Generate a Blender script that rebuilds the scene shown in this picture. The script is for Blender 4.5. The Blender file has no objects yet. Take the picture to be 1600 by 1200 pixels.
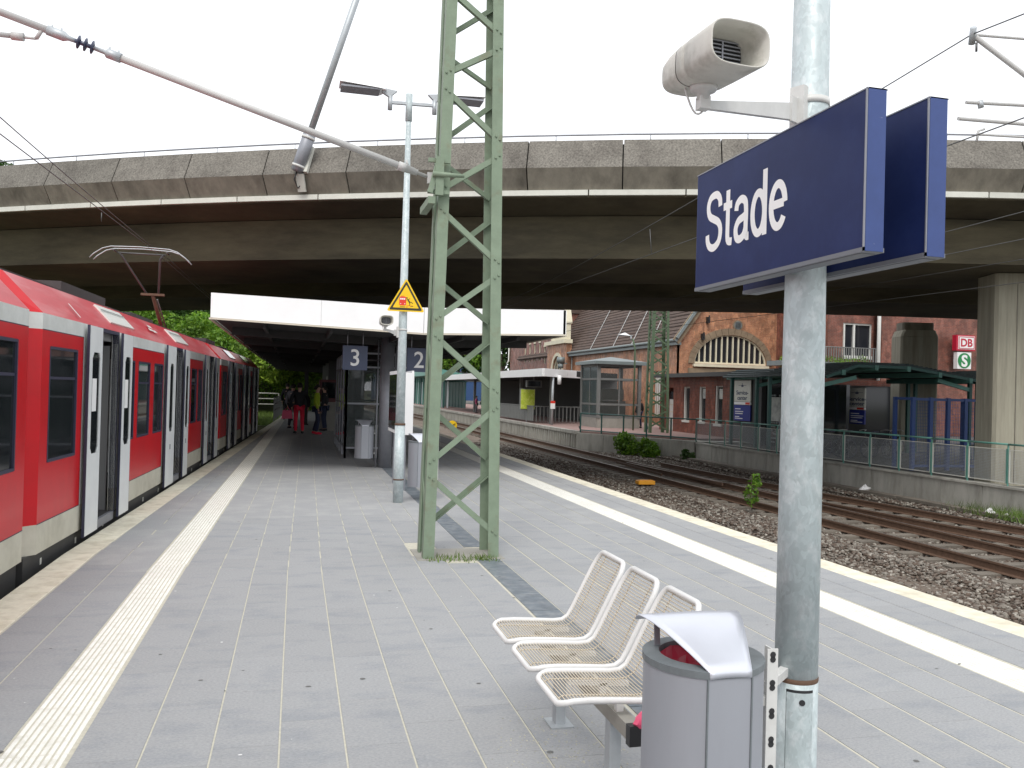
import bpy, math, random
import numpy as np
from math import radians as R, sin, cos, pi, tan, atan2, sqrt
from mathutils import Vector, Matrix
random.seed(7); rng = np.random.default_rng(7)
scene = bpy.context.scene
col = scene.collection

# ------------------------------------------------------------ camera, light, exposure
cam_d = bpy.data.cameras.new('camera'); cam = bpy.data.objects.new('camera', cam_d); col.objects.link(cam)
cam_d.sensor_width = 36; cam_d.lens = 36*1330/1600; cam_d.clip_start = .05; cam_d.clip_end = 2000
YAW, PITCH, ROLL = R(14.2), R(.52), R(1.55)
fw = Vector((sin(YAW)*cos(PITCH), cos(YAW)*cos(PITCH), sin(PITCH)))
r0 = Vector((cos(YAW), -sin(YAW), 0)); u0 = r0.cross(fw)
rr = r0*cos(ROLL)+u0*sin(ROLL); uu = -r0*sin(ROLL)+u0*cos(ROLL)
cam.matrix_world = Matrix(((rr.x, uu.x, -fw.x, 0), (rr.y, uu.y, -fw.y, 0), (rr.z, uu.z, -fw.z, 1.68), (0, 0, 0, 1)))
scene.camera = cam
world = bpy.data.worlds.new('World'); scene.world = world; world.use_nodes = True
nt = world.node_tree; nt.nodes.clear()
out = nt.nodes.new('ShaderNodeOutputWorld'); bg = nt.nodes.new('ShaderNodeBackground')
sky = nt.nodes.new('ShaderNodeTexSky'); sky.sky_type = 'NISHITA'; sky.sun_disc = False
SUN_EL, SUN_AZ = R(52), R(200)           # azimuth clockwise from +Y
sky.sun_elevation = SUN_EL; sky.sun_rotation = SUN_AZ; sky.dust_density = 4
hs = nt.nodes.new('ShaderNodeHueSaturation'); hs.inputs['Saturation'].default_value = .15
mx = nt.nodes.new('ShaderNodeMix'); mx.data_type = 'RGBA'; mx.inputs[0].default_value = .94
mx.inputs[7].default_value = (10.0, 10.25, 10.7, 1)     # flat cloud deck
nt.links.new(sky.outputs[0], hs.inputs['Color']); nt.links.new(hs.outputs[0], mx.inputs[6])
nt.links.new(mx.outputs[2], bg.inputs[0]); bg.inputs[1].default_value = .1
nt.links.new(bg.outputs[0], out.inputs[0])
sd = bpy.data.lights.new('sun', 'SUN'); sd.energy = 1.4; sd.angle = R(25); sd.color = (1, .96, .9)
sun = bpy.data.objects.new('sun', sd); col.objects.link(sun)
sv = Vector((sin(SUN_AZ)*cos(SUN_EL), cos(SUN_AZ)*cos(SUN_EL), sin(SUN_EL)))
sun.rotation_euler = sv.to_track_quat('Z', 'Y').to_euler(); sun.location = (0, 0, 40)
vs = scene.view_settings; vs.view_transform = 'Standard'; vs.look = 'None'; vs.gamma = 1; vs.use_curve_mapping = False
vs.exposure = .42
scene.cycles.max_bounces = 6; scene.cycles.diffuse_bounces = 4; scene.cycles.glossy_bounces = 3
scene.cycles.transmission_bounces = 6; scene.cycles.transparent_max_bounces = 8

# ------------------------------------------------------------ materials
MATS = {}
def mat(name, c, rough=.6, metal=0, var=.0, vs_=6., c2=None, c2amt=0., c2s=2., bump=0., bs=60., rnd=0., stretch=None, spec=None, thresh=(.45, .7), coat=0):
    """c base colour; var brightness noise; c2 second colour mixed by noise (wear, dirt); rnd per-object brightness"""
    m = bpy.data.materials.new(name); m.use_nodes = True; MATS[name] = m
    n = m.node_tree; b = n.nodes['Principled BSDF']
    b.inputs['Roughness'].default_value = rough; b.inputs['Metallic'].default_value = metal
    if spec is not None: b.inputs['Specular IOR Level'].default_value = spec
    if coat: b.inputs['Coat Weight'].default_value = coat; b.inputs['Coat Roughness'].default_value = .08
    tc = n.nodes.new('ShaderNodeTexCoord'); mp = n.nodes.new('ShaderNodeMapping')
    n.links.new(tc.outputs['Object'], mp.inputs[0])
    if stretch: mp.inputs['Scale'].default_value = stretch
    oi = n.nodes.new('ShaderNodeObjectInfo')
    if rnd:
        va = n.nodes.new('ShaderNodeVectorMath'); va.operation = 'ADD'
        cb = n.nodes.new('ShaderNodeCombineXYZ'); ml = n.nodes.new('ShaderNodeMath'); ml.operation = 'MULTIPLY'; ml.inputs[1].default_value = 57.
        n.links.new(oi.outputs['Random'], ml.inputs[0]); n.links.new(ml.outputs[0], cb.inputs[0]); n.links.new(ml.outputs[0], cb.inputs[1])
        n.links.new(mp.outputs[0], va.inputs[0]); n.links.new(cb.outputs[0], va.inputs[1]); vec = va.outputs[0]
    else: vec = mp.outputs[0]
    cur = None
    rgb = n.nodes.new('ShaderNodeRGB'); rgb.outputs[0].default_value = (*c, 1); cur = rgb.outputs[0]
    if c2:
        nz = n.nodes.new('ShaderNodeTexNoise'); nz.inputs['Scale'].default_value = c2s; nz.inputs['Detail'].default_value = 6; nz.inputs['Roughness'].default_value = .65
        n.links.new(vec, nz.inputs['Vector'])
        mr = n.nodes.new('ShaderNodeMapRange'); mr.inputs[1].default_value = thresh[0]; mr.inputs[2].default_value = thresh[1]; mr.inputs[4].default_value = c2amt
        n.links.new(nz.outputs[0], mr.inputs[0])
        x = n.nodes.new('ShaderNodeMix'); x.data_type = 'RGBA'; n.links.new(mr.outputs[0], x.inputs[0]); n.links.new(cur, x.inputs[6]); x.inputs[7].default_value = (*c2, 1)
        cur = x.outputs[2]
    if var or rnd:
        h = n.nodes.new('ShaderNodeHueSaturation'); n.links.new(cur, h.inputs['Color'])
        acc = None
        if var:
            nz = n.nodes.new('ShaderNodeTexNoise'); nz.inputs['Scale'].default_value = vs_; nz.inputs['Detail'].default_value = 8; nz.inputs['Roughness'].default_value = .7
            n.links.new(vec, nz.inputs['Vector'])
            mr = n.nodes.new('ShaderNodeMapRange'); mr.inputs[1].default_value = .3; mr.inputs[2].default_value = .7; mr.inputs[3].default_value = 1-var; mr.inputs[4].default_value = 1+var
            n.links.new(nz.outputs[0], mr.inputs[0]); acc = mr.outputs[0]
        if rnd:
            mr = n.nodes.new('ShaderNodeMapRange'); mr.inputs[3].default_value = 1-rnd; mr.inputs[4].default_value = 1+rnd
            n.links.new(oi.outputs['Random'], mr.inputs[0])
            if acc:
                mm = n.nodes.new('ShaderNodeMath'); mm.operation = 'MULTIPLY'; n.links.new(acc, mm.inputs[0]); n.links.new(mr.outputs[0], mm.inputs[1]); acc = mm.outputs[0]
            else: acc = mr.outputs[0]
        n.links.new(acc, h.inputs['Value']); cur = h.outputs[0]
    n.links.new(cur, b.inputs['Base Color'])
    if bump:
        nz = n.nodes.new('ShaderNodeTexNoise'); nz.inputs['Scale'].default_value = bs; nz.inputs['Detail'].default_value = 4
        n.links.new(vec, nz.inputs['Vector'])
        bp = n.nodes.new('ShaderNodeBump'); bp.inputs['Strength'].default_value = bump; bp.inputs['Distance'].default_value = .01
        n.links.new(nz.outputs[0], bp.inputs['Height']); n.links.new(bp.outputs[0], b.inputs['Normal'])
    return m
def brickmat(name, c1, c2, mortar, sc=1., bumpd=.01, bw=.24, bh=.077):
    m = mat(name, c1, .85); n = m.node_tree; b = n.nodes['Principled BSDF']
    tc = n.nodes.new('ShaderNodeTexCoord'); sp = n.nodes.new('ShaderNodeSeparateXYZ'); ad = n.nodes.new('ShaderNodeMath'); cb = n.nodes.new('ShaderNodeCombineXYZ')
    n.links.new(tc.outputs['Object'], sp.inputs[0]); n.links.new(sp.outputs[0], ad.inputs[0]); n.links.new(sp.outputs[1], ad.inputs[1])
    n.links.new(ad.outputs[0], cb.inputs[0]); n.links.new(sp.outputs[2], cb.inputs[1])
    br = n.nodes.new('ShaderNodeTexBrick'); br.inputs['Scale'].default_value = 1
    br.inputs['Brick Width'].default_value = bw*sc; br.inputs['Row Height'].default_value = bh*sc; br.inputs['Mortar Size'].default_value = .009*sc
    br.inputs['Color1'].default_value = (*c1, 1); br.inputs['Color2'].default_value = (*c2, 1); br.inputs['Mortar'].default_value = (*mortar, 1); br.inputs['Bias'].default_value = 0
    n.links.new(cb.outputs[0], br.inputs['Vector'])
    nz = n.nodes.new('ShaderNodeTexNoise'); nz.inputs['Scale'].default_value = .9; nz.inputs['Detail'].default_value = 9; nz.inputs['Roughness'].default_value = .7
    n.links.new(tc.outputs['Object'], nz.inputs['Vector'])
    mr = n.nodes.new('ShaderNodeMapRange'); mr.inputs[1].default_value = .3; mr.inputs[2].default_value = .7; mr.inputs[3].default_value = .6; mr.inputs[4].default_value = 1.35
    n.links.new(nz.outputs[0], mr.inputs[0])
    h = n.nodes.new('ShaderNodeHueSaturation'); n.links.new(br.outputs[0], h.inputs['Color']); n.links.new(mr.outputs[0], h.inputs['Value']); n.links.new(h.outputs[0], b.inputs['Base Color'])
    bp = n.nodes.new('ShaderNodeBump'); bp.inputs['Distance'].default_value = bumpd; bp.invert = True
    n.links.new(br.outputs['Fac'], bp.inputs['Height']); n.links.new(bp.outputs[0], b.inputs['Normal'])
    return m
def leafmat(name, ca, cb_, tr=.35):
    m = bpy.data.materials.new(name); m.use_nodes = True; MATS[name] = m; n = m.node_tree
    b = n.nodes['Principled BSDF']; b.inputs['Roughness'].default_value = .55
    g = n.nodes.new('ShaderNodeNewGeometry'); x = n.nodes.new('ShaderNodeMix'); x.data_type = 'RGBA'
    x.inputs[6].default_value = (*ca, 1); x.inputs[7].default_value = (*cb_, 1); n.links.new(g.outputs['Random Per Island'], x.inputs[0])
    tc = n.nodes.new('ShaderNodeTexCoord'); nz = n.nodes.new('ShaderNodeTexNoise'); nz.inputs['Scale'].default_value = .55; nz.inputs['Detail'].default_value = 3
    n.links.new(tc.outputs['Object'], nz.inputs['Vector'])
    mr = n.nodes.new('ShaderNodeMapRange'); mr.inputs[1].default_value = .35; mr.inputs[2].default_value = .65; mr.inputs[3].default_value = .55; mr.inputs[4].default_value = 1.4
    n.links.new(nz.outputs[0], mr.inputs[0])
    h = n.nodes.new('ShaderNodeHueSaturation'); n.links.new(x.outputs[2], h.inputs['Color']); n.links.new(mr.outputs[0], h.inputs['Value'])
    n.links.new(h.outputs[0], b.inputs['Base Color'])
    t = n.nodes.new('ShaderNodeBsdfTranslucent'); n.links.new(h.outputs[0], t.inputs[0]); ms = n.nodes.new('ShaderNodeMixShader'); ms.inputs[0].default_value = tr
    n.links.new(b.outputs[0], ms.inputs[1]); n.links.new(t.outputs[0], ms.inputs[2]); n.links.new(ms.outputs[0], n.nodes['Material Output'].inputs[0])
    return m
def glassmat(name, tint=(.8, .9, .88), alpha=.25, rough=.03):
    """thin pane: mostly see-through, glossy on top"""
    m = bpy.data.materials.new(name); m.use_nodes = True; MATS[name] = m; n = m.node_tree
    b = n.nodes['Principled BSDF']; b.inputs['Base Color'].default_value = (*tint, 1); b.inputs['Roughness'].default_value = rough
    b.inputs['Alpha'].default_value = alpha
    fr = n.nodes.new('ShaderNodeFresnel'); fr.inputs[0].default_value = 1.6
    ad = n.nodes.new('ShaderNodeMath'); ad.operation = 'ADD'; ad.use_clamp = True; ad.inputs[1].default_value = alpha
    n.links.new(fr.outputs[0], ad.inputs[0]); n.links.new(ad.outputs[0], b.inputs['Alpha'])
    return m

mat('gum_dark', (.13, .13, .125), .8); mat('joint', (.5, .48, .4), .95, var=.15, vs_=30)
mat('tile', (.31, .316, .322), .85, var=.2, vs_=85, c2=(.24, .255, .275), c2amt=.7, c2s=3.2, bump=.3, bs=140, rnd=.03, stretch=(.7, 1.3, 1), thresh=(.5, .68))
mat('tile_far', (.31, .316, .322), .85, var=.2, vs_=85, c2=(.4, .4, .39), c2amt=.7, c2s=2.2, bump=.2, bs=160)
mat('tactile', (.8, .79, .74), .8, var=.07, vs_=25, c2=(.5, .48, .4), c2amt=.6, c2s=9, bump=.2, bs=120, rnd=.03, thresh=(.5, .75))
mat('edge_slab', (.72, .68, .55), .85, var=.08, vs_=14, c2=(.42, .37, .26), c2amt=.6, c2s=5, bump=.2, bs=90, rnd=.05)
mat('slate', (.14, .165, .19), .4, var=.25, vs_=9, c2=(.3, .31, .32), c2amt=.7, c2s=7)
mat('concrete', (.235, .215, .175), .9, var=.22, vs_=3, c2=(.09, .08, .065), c2amt=.75, c2s=1.4, bump=.4, bs=25, rnd=.08, stretch=(1, 1, .35))
mat('aggregate', (.185, .172, .15), .95, var=.55, vs_=22, c2=(.09, .08, .07), c2amt=.7, c2s=1.1, bump=.9, bs=40, rnd=.16)
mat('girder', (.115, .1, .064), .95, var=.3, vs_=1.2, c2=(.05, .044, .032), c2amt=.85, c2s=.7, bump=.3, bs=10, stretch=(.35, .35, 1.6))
mat('pale_concrete', (.42, .41, .37), .9, var=.15, vs_=3, c2=(.2, .19, .16), c2amt=.7, c2s=1.7, bump=.3, bs=30, rnd=.1, stretch=(1, 1, .3))
mat('pillar_concrete', (.34, .32, .25), .9, var=.15, vs_=4, c2=(.2, .18, .14), c2amt=.7, c2s=1.2, bump=.3, bs=25, stretch=(3, 3, .2))
mat('strip_white', (.62, .62, .56), .6, var=.08, vs_=4, rnd=.05)
mat('galvanised', (.46, .53, .54), .5, .12, var=.1, vs_=4, c2=(.56, .61, .62), c2amt=.75, c2s=16, thresh=(.5, .6), stretch=(1, 1, .7), bump=.05, bs=40)
mat('galv_plain', (.45, .48, .5), .5, .4, var=.1, vs_=8)
mat('steel_grey', (.3, .31, .34), .5, .5, var=.08, vs_=9)
mat('bin_grey', (.34, .355, .39), .45, .3, var=.05, vs_=5, stretch=(1, 1, .2))
mat('bin_lid', (.66, .68, .74), .36, .55, var=.04, vs_=3)
mat('bin_rim', (.16, .18, .19), .5, .2, var=.2, vs_=8)
mat('dark', (.02, .02, .022), .7); mat('black_metal', (.03, .03, .032), .45, .3)
mat('rubber', (.03, .03, .06), .5)
mat('mast_green', (.2, .262, .185), .6, var=.12, vs_=7, c2=(.17, .15, .09), c2amt=.55, c2s=5, thresh=(.56, .72), bump=.08, bs=50)
mat('mast_dark', (.1, .15, .085), .7, var=.2, vs_=5)
mat('rust', (.12, .07, .045), .85, var=.25, vs_=12, bump=.2, bs=60)
mat('rail_top', (.33, .3, .28), .35, .8, var=.1, vs_=20)
mat('sleeper', (.2, .175, .145), .9, var=.2, vs_=6, c2=(.1, .085, .07), c2amt=.7, c2s=3, bump=.3, bs=40, rnd=.15)
mat('sign_blue', (.011, .021, .09), .45, var=.12, vs_=4, c2=(.02, .034, .12), c2amt=.6, c2s=7, spec=.2)
mat('sign_edge', (.035, .065, .21), .45, var=.1, vs_=9, c2=(.5, .5, .5), c2amt=.7, c2s=34, thresh=(.69, .7))
mat('sign_under', (.16, .17, .19), .6); mat('letter', (.85, .85, .84), .5)
mat('num_blue', (.05, .065, .12), .4, var=.05, vs_=4)
mat('plastic_beige', (.56, .55, .5), .5, var=.08, vs_=9, c2=(.25, .25, .2), c2amt=.7, c2s=11, thresh=(.5, .75))
mat('bracket_white', (.6, .6, .58), .45, var=.08, vs_=15)
mat('seat_white', (.7, .7, .69), .35, var=.05, vs_=9); mat('seat_wire', (.6, .53, .42), .5, .1, var=.08, vs_=5)
mat('train_red', (.56, .004, .011), .36, var=.05, vs_=2, c2=(.42, .012, .014), c2amt=.5, c2s=2.2, coat=.12, spec=.35)
mat('train_roof', (.5, .03, .045), .42, var=.1, vs_=2, c2=(.62, .3, .3), c2amt=.5, c2s=1.2, stretch=(3, .6, 3), coat=.15)
mat('train_white', (.68, .7, .68), .4, var=.07, vs_=3, c2=(.4, .41, .37), c2amt=.5, c2s=1.6)
mat('train_skirt', (.55, .53, .44), .6, var=.08, vs_=4, c2=(.38, .36, .28), c2amt=.6, c2s=2.4)
mat('train_dark', (.045, .045, .045), .6, var=.15, vs_=5)
mat('train_glass', (.012, .015, .017), .04, spec=.7)
mat('train_inner', (.2, .2, .2), .6); mat('door_grey', (.72, .74, .74), .4, var=.05, vs_=4)
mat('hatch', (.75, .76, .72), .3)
mat('white_fascia', (.86, .86, .86), .4, var=.03, vs_=2); mat('fascia_trim', (.6, .55, .45), .5)
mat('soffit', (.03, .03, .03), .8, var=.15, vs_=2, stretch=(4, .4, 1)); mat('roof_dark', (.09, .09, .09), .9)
mat('yellow', (.85, .55, .01), .4); mat('print_black', (.03, .03, .02), .5); mat('print_red', (.7, .04, .02), .5)
mat('red_bag', (.5, .015, .05), .35); mat('pink_bag', (.75, .1, .2), .4)
mat('teal', (.035, .12, .105), .5, var=.12, vs_=4); mat('teal_light', (.12, .3, .25), .5, var=.1, vs_=5)
mat('teal_roof', (.035, .06, .06), .6, var=.2, vs_=3); mat('cage_blue', (.012, .05, .2), .45, var=.1, vs_=3)
mat('wire', (.12, .12, .12), .5, .5); mat('alu', (.5, .5, .49), .6, .0, var=.05, vs_=7); mat('insulator', (.06, .07, .12), .3)
mat('cream', (.68, .63, .48), .7, var=.1, vs_=2); mat('stone_brown', (.24, .18, .12), .9, var=.25, vs_=2)
mat('roof_tiles', (.09, .06, .047), .85, var=.25, vs_=2.5, c2=(.07, .05, .045), c2amt=.6, c2s=.8)
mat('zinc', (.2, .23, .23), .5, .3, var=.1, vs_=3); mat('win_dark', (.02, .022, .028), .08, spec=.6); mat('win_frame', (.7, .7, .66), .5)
mat('poster_green', (.5, .62, .05), .5, c2=(.75, .78, .2), c2amt=1, c2s=5); mat('poster_white', (.6, .62, .58), .5, c2=(.25, .27, .28), c2amt=.8, c2s=4)
mat('paver_pink', (.3, .2, .18), .9, var=.15, vs_=4, bump=.2, bs=30); mat('asphalt', (.1, .095, .085), .95, var=.2, vs_=1.5, bump=.3, bs=40)
mat('gravel_bed', (.17, .135, .105), .95, var=.4, vs_=18, c2=(.09, .07, .055), c2amt=.8, c2s=.8, bump=1, bs=30)
mat('earth', (.07, .08, .04), .95, var=.3, vs_=.8, bump=.4, bs=8)
mat('fence_grey', (.17, .175, .17), .6, var=.1, vs_=5); mat('plinth_grey', (.3, .29, .26), .8, var=.12, vs_=3)
mat('litter', (.75, .75, .75), .5, var=.1, vs_=14); mat('db_red', (.5, .01, .04), .4); mat('s_green', (.01, .22, .06), .4)
mat('panel_blue', (.02, .035, .25), .4); mat('vending_red', (.1, .008, .01), .4); mat('orange_box', (.75, .33, .02), .5, var=.1, vs_=20)
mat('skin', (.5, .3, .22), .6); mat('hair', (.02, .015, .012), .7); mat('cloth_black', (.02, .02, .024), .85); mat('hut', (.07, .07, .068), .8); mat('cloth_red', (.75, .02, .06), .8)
mat('cloth_lime', (.32, .42, .02), .8); mat('cloth_grey', (.13, .13, .15), .85); mat('cloth_navy', (.02, .03, .07), .85); mat('cloth_pink', (.6, .12, .25), .8); mat('cloth_maroon', (.2, .02, .03), .8)
mat('bark', (.1, .08, .06), .9, var=.3, vs_=6, bump=.5, bs=20); mat('render_white', (.55, .58, .6), .7); mat('building_blue', (.02, .06, .16), .5)
leafmat('leaf_a', (.08, .2, .018), (.2, .34, .03)); leafmat('leaf_b', (.13, .25, .02), (.3, .42, .04)); leafmat('leaf_dark', (.03, .08, .015), (.07, .14, .025))
leafmat('grass', (.08, .16, .02), (.18, .25, .05), .2)
glassmat('clear_glass', (.2, .25, .25), .03); glassmat('shelter_glass', (.1, .12, .12), .35)
brickmat('brick_orange', (.4, .15, .07), (.5, .22, .105), (.35, .27, .2)); brickmat('brick_red', (.19, .055, .037), (.26, .08, .05), (.2, .15, .12)); brickmat('brick_annex', (.2, .05, .032), (.28, .08, .045), (.16, .11, .09))
def spangle(name, sc=30, lo=.78, hi=1.2):
    n = MATS[name].node_tree; b = n.nodes['Principled BSDF']; src = b.inputs['Base Color'].links[0].from_socket
    tc = n.nodes.new('ShaderNodeTexCoord'); mp = n.nodes.new('ShaderNodeMapping'); mp.inputs['Scale'].default_value = (1, 1, .55); nz = n.nodes.new('ShaderNodeTexNoise'); nz.inputs['Scale'].default_value = 14
    ad = n.nodes.new('ShaderNodeMix'); ad.data_type = 'RGBA'; ad.blend_type = 'LINEAR_LIGHT'; ad.inputs[0].default_value = .08
    n.links.new(tc.outputs['Object'], mp.inputs[0]); n.links.new(mp.outputs[0], ad.inputs[6]); n.links.new(mp.outputs[0], nz.inputs['Vector']); n.links.new(nz.outputs['Color'], ad.inputs[7])
    vo = n.nodes.new('ShaderNodeTexVoronoi'); vo.inputs['Scale'].default_value = sc; n.links.new(ad.outputs[2], vo.inputs['Vector'])
    sp_ = n.nodes.new('ShaderNodeSeparateColor'); n.links.new(vo.outputs['Color'], sp_.inputs[0]); mr = n.nodes.new('ShaderNodeMapRange'); mr.inputs[3].default_value = lo; mr.inputs[4].default_value = hi; n.links.new(sp_.outputs[0], mr.inputs[0])
    h = n.nodes.new('ShaderNodeHueSaturation'); n.links.new(src, h.inputs['Color']); n.links.new(mr.outputs[0], h.inputs['Value']); n.links.new(h.outputs[0], b.inputs['Base Color'])
    m2 = n.nodes.new('ShaderNodeMapRange'); m2.inputs[3].default_value = .36; m2.inputs[4].default_value = .62; n.links.new(sp_.outputs[1], m2.inputs[0]); n.links.new(m2.outputs[0], b.inputs['Roughness'])
spangle('galvanised', 55, .9, 1.08)
for k_ in ('brick_orange', 'brick_red', 'brick_annex'): spangle(k_, 5, .72, 1.25); MATS[k_].node_tree.nodes['Principled BSDF'].inputs['Roughness'].default_value = .85
# ballast: random tint per stone
def stonemat():
    m = mat('ballast_stone', (.2, .17, .15), .9, bump=.3, bs=60); n = m.node_tree; b = n.nodes['Principled BSDF']
    g = n.nodes.new('ShaderNodeNewGeometry'); cr = n.nodes.new('ShaderNodeValToRGB'); n.links.new(g.outputs['Random Per Island'], cr.inputs[0])
    e = cr.color_ramp.elements; e[0].position = 0; e[0].color = (.07, .048, .036, 1); e[1].position = 1; e[1].color = (.42, .39, .34, 1)
    for p, c in ((.35, (.14, .104, .08, 1)), (.6, (.18, .158, .135, 1)), (.85, (.25, .225, .19, 1))): k = e.new(p); k.color = c
    n.links.new(cr.outputs[0], b.inputs['Base Color'])
stonemat()

# ------------------------------------------------------------ mesh builder
def tag(o, label=None, cat=None, group=None, kind=None):
    if label: o['label'] = label
    if cat: o['category'] = cat
    if group: o['group'] = group
    if kind: o['kind'] = kind
    return o
def empty(name, loc, label=None, cat=None, group=None, kind=None, rz=0):
    o = bpy.data.objects.new(name, None); col.objects.link(o); o.location = loc; o.rotation_euler = (0, 0, rz); o.empty_display_size = .2
    return tag(o, label, cat, group, kind)
def offset(p):
    v = Vector((0, 0, 0))
    while p is not None: v += Vector(p.location); p = p.parent
    return v
class MB:
    def __init__(s): s.v = []; s.f = []; s.m = []; s.sm = []
    def add(s, vs, fs, m=0, smooth=False):
        b = len(s.v); s.v += [tuple(p) for p in vs]
        for f in fs: s.f.append([b+i for i in f]); s.m.append(m); s.sm.append(smooth)
        return s
    def box(s, x0, x1, y0, y1, z0, z1, m=0):
        return s.add([(x0, y0, z0), (x1, y0, z0), (x1, y1, z0), (x0, y1, z0), (x0, y0, z1), (x1, y0, z1), (x1, y1, z1), (x0, y1, z1)],
                     [(0, 3, 2, 1), (4, 5, 6, 7), (0, 1, 5, 4), (1, 2, 6, 5), (2, 3, 7, 6), (3, 0, 4, 7)], m)
    def bar(s, a, b, w, t, m=0, up=(0, 0, 1)):
        """rectangular bar from a to b, w across, t along 'up'"""
        a = Vector(a); b = Vector(b); d = (b-a).normalized(); up = Vector(up)
        if abs(d.dot(up)) > .98: up = Vector((0, 1, 0))
        x = d.cross(up).normalized()*w/2; y = x.cross(d).normalized()*t/2
        P = [a-x-y, a+x-y, a+x+y, a-x+y, b-x-y, b+x-y, b+x+y, b-x+y]
        return s.add(P, [(0, 1, 2, 3), (7, 6, 5, 4), (0, 4, 5, 1), (1, 5, 6, 2), (2, 6, 7, 3), (3, 7, 4, 0)], m)
    def tube(s, pts, r, n=8, m=0, cap=True, smooth=True):
        pts = [Vector(p) for p in pts]; k = len(pts); rs = r if isinstance(r, (list, tuple)) else [r]*k
        ring = []; x = None
        for i, p in enumerate(pts):
            t = (pts[min(i+1, k-1)]-pts[max(i-1, 0)]).normalized()
            if x is None: x = t.orthogonal().normalized()
            x = (x-t*x.dot(t)).normalized(); y = t.cross(x)
            ring += [p+(x*cos(2*pi*j/n)+y*sin(2*pi*j/n))*rs[i] for j in range(n)]
        fs = [(i*n+j, i*n+(j+1) % n, (i+1)*n+(j+1) % n, (i+1)*n+j) for i in range(k-1) for j in range(n)]
        b = len(s.v); s.add(ring, fs, m, smooth)
        if cap:
            s.f += [[b+j for j in reversed(range(n))], [b+(k-1)*n+j for j in range(n)]]; s.m += [m, m]; s.sm += [False, False]
        return s
    def prism(s, poly, vec, m=0, smooth=False):
        """closed polygon (3D points) extruded along vec"""
        n = len(poly); v = Vector(vec); P = [Vector(p) for p in poly]; Q = [p+v for p in P]
        b = len(s.v); s.add(P+Q, [(i, (i+1) % n, n+(i+1) % n, n+i) for i in range(n)], m, smooth)
        s.f += [[b+i for i in reversed(range(n))], [b+n+i for i in range(n)]]; s.m += [m, m]; s.sm += [False, False]
        return s
    def quad(s, a, b, c, d, m=0): return s.add([a, b, c, d], [(0, 1, 2, 3)], m)
    def build(s, name, mats, parent=None, label=None, cat=None, group=None, kind=None, loc=None, rz=0):
        if isinstance(mats, str): mats = [mats]
        me = bpy.data.meshes.new(name)
        o0 = offset(parent) if parent is not None else Vector(loc or (0, 0, 0))
        if rz: o0 = Vector((0, 0, 0))
        v = [(p[0]-o0.x, p[1]-o0.y, p[2]-o0.z) for p in s.v]
        me.from_pydata(v, [], s.f); me.polygons.foreach_set('material_index', s.m); me.polygons.foreach_set('use_smooth', s.sm)
        for k in mats: me.materials.append(MATS[k])
        me.update()
        o = bpy.data.objects.new(name, me); col.objects.link(o)
        if parent is not None: o.parent = parent
        elif loc is not None: o.location = loc; o.rotation_euler = (0, 0, rz)
        return tag(o, label, cat, group, kind)
def inst(me, name, parent, loc, rz=0, scale=None):
    o = bpy.data.objects.new(name, me); col.objects.link(o); o.parent = parent; o.location = loc
    if rz: o.rotation_euler = (0, 0, rz)
    if scale: o.scale = scale
    return o
def copy_tree(o, loc=None, rz=None, label=None, parent=None, group=None):
    c = o.copy(); col.objects.link(c)
    if parent is not None: c.parent = parent
    for ch in o.children: copy_tree(ch, parent=c)
    if loc is not None: c.location = loc
    if rz is not None: c.rotation_euler = (0, 0, rz)
    if label: c['label'] = label
    if group: c['group'] = group
    return c
def bevel(o, w, seg=2):
    md = o.modifiers.new('b', 'BEVEL'); md.width = w; md.segments = seg; md.limit_method = 'ANGLE'; md.angle_limit = R(40); return o
def textmesh(name, txt, size, M, matn, parent, sx=1., ext=.002, bold=0., align='LEFT'):
    cu = bpy.data.curves.new(name, 'FONT'); cu.body = txt; cu.size = size; cu.extrude = ext; cu.offset = bold; cu.align_x = align; cu.resolution_u = 4
    t = bpy.data.objects.new('tmp', cu); col.objects.link(t); dg = bpy.context.evaluated_depsgraph_get()
    me = bpy.data.meshes.new_from_object(t.evaluated_get(dg)); col.objects.unlink(t); bpy.data.objects.remove(t)
    me.transform(Matrix.Diagonal((sx, 1, 1, 1))); me.transform(M); me.transform(Matrix.Translation(-offset(parent)))
    me.materials.clear(); me.materials.append(MATS[matn])
    o = bpy.data.objects.new(name, me); col.objects.link(o); o.parent = parent; return o
def frame_m(o, x, y):
    """matrix: text x axis, text y axis, at o"""
    x = Vector(x).normalized(); y = Vector(y).normalized(); z = x.cross(y); o = Vector(o)
    return Matrix(((x.x, y.x, z.x, o.x), (x.y, y.y, z.y, o.y), (x.z, y.z, z.z, o.z), (0, 0, 0, 1)))
def leaves(name, centres, n, size, matn, parent=None, squash=1., flat=False, **kw):
    """n leaf cards spread in ellipsoid clumps; centres: list (x,y,z,r)"""
    c = np.array(centres, float); w = c[:, 3]**2; idx = rng.choice(len(c), n, p=w/w.sum()); d = rng.normal(size=(n, 3)); d /= np.linalg.norm(d, axis=1)[:, None]
    rad = c[idx, 3:4]*rng.uniform(.35, 1.05, (n, 1))**.6; p = c[idx, :3]+d*rad*np.array([1, 1, squash])
    s = size*rng.uniform(.6, 1.4, (n, 1)); a = rng.normal(size=(n, 3)); a /= np.linalg.norm(a, axis=1)[:, None]
    b = np.cross(a, rng.normal(size=(n, 3))); b /= np.linalg.norm(b, axis=1)[:, None]
    V = np.stack([p-a*s, p+b*s*.45, p+a*s, p-b*s*.45], 1).reshape(-1, 3)
    return rawmesh(name, V, 4, matn, parent, **kw)
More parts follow.
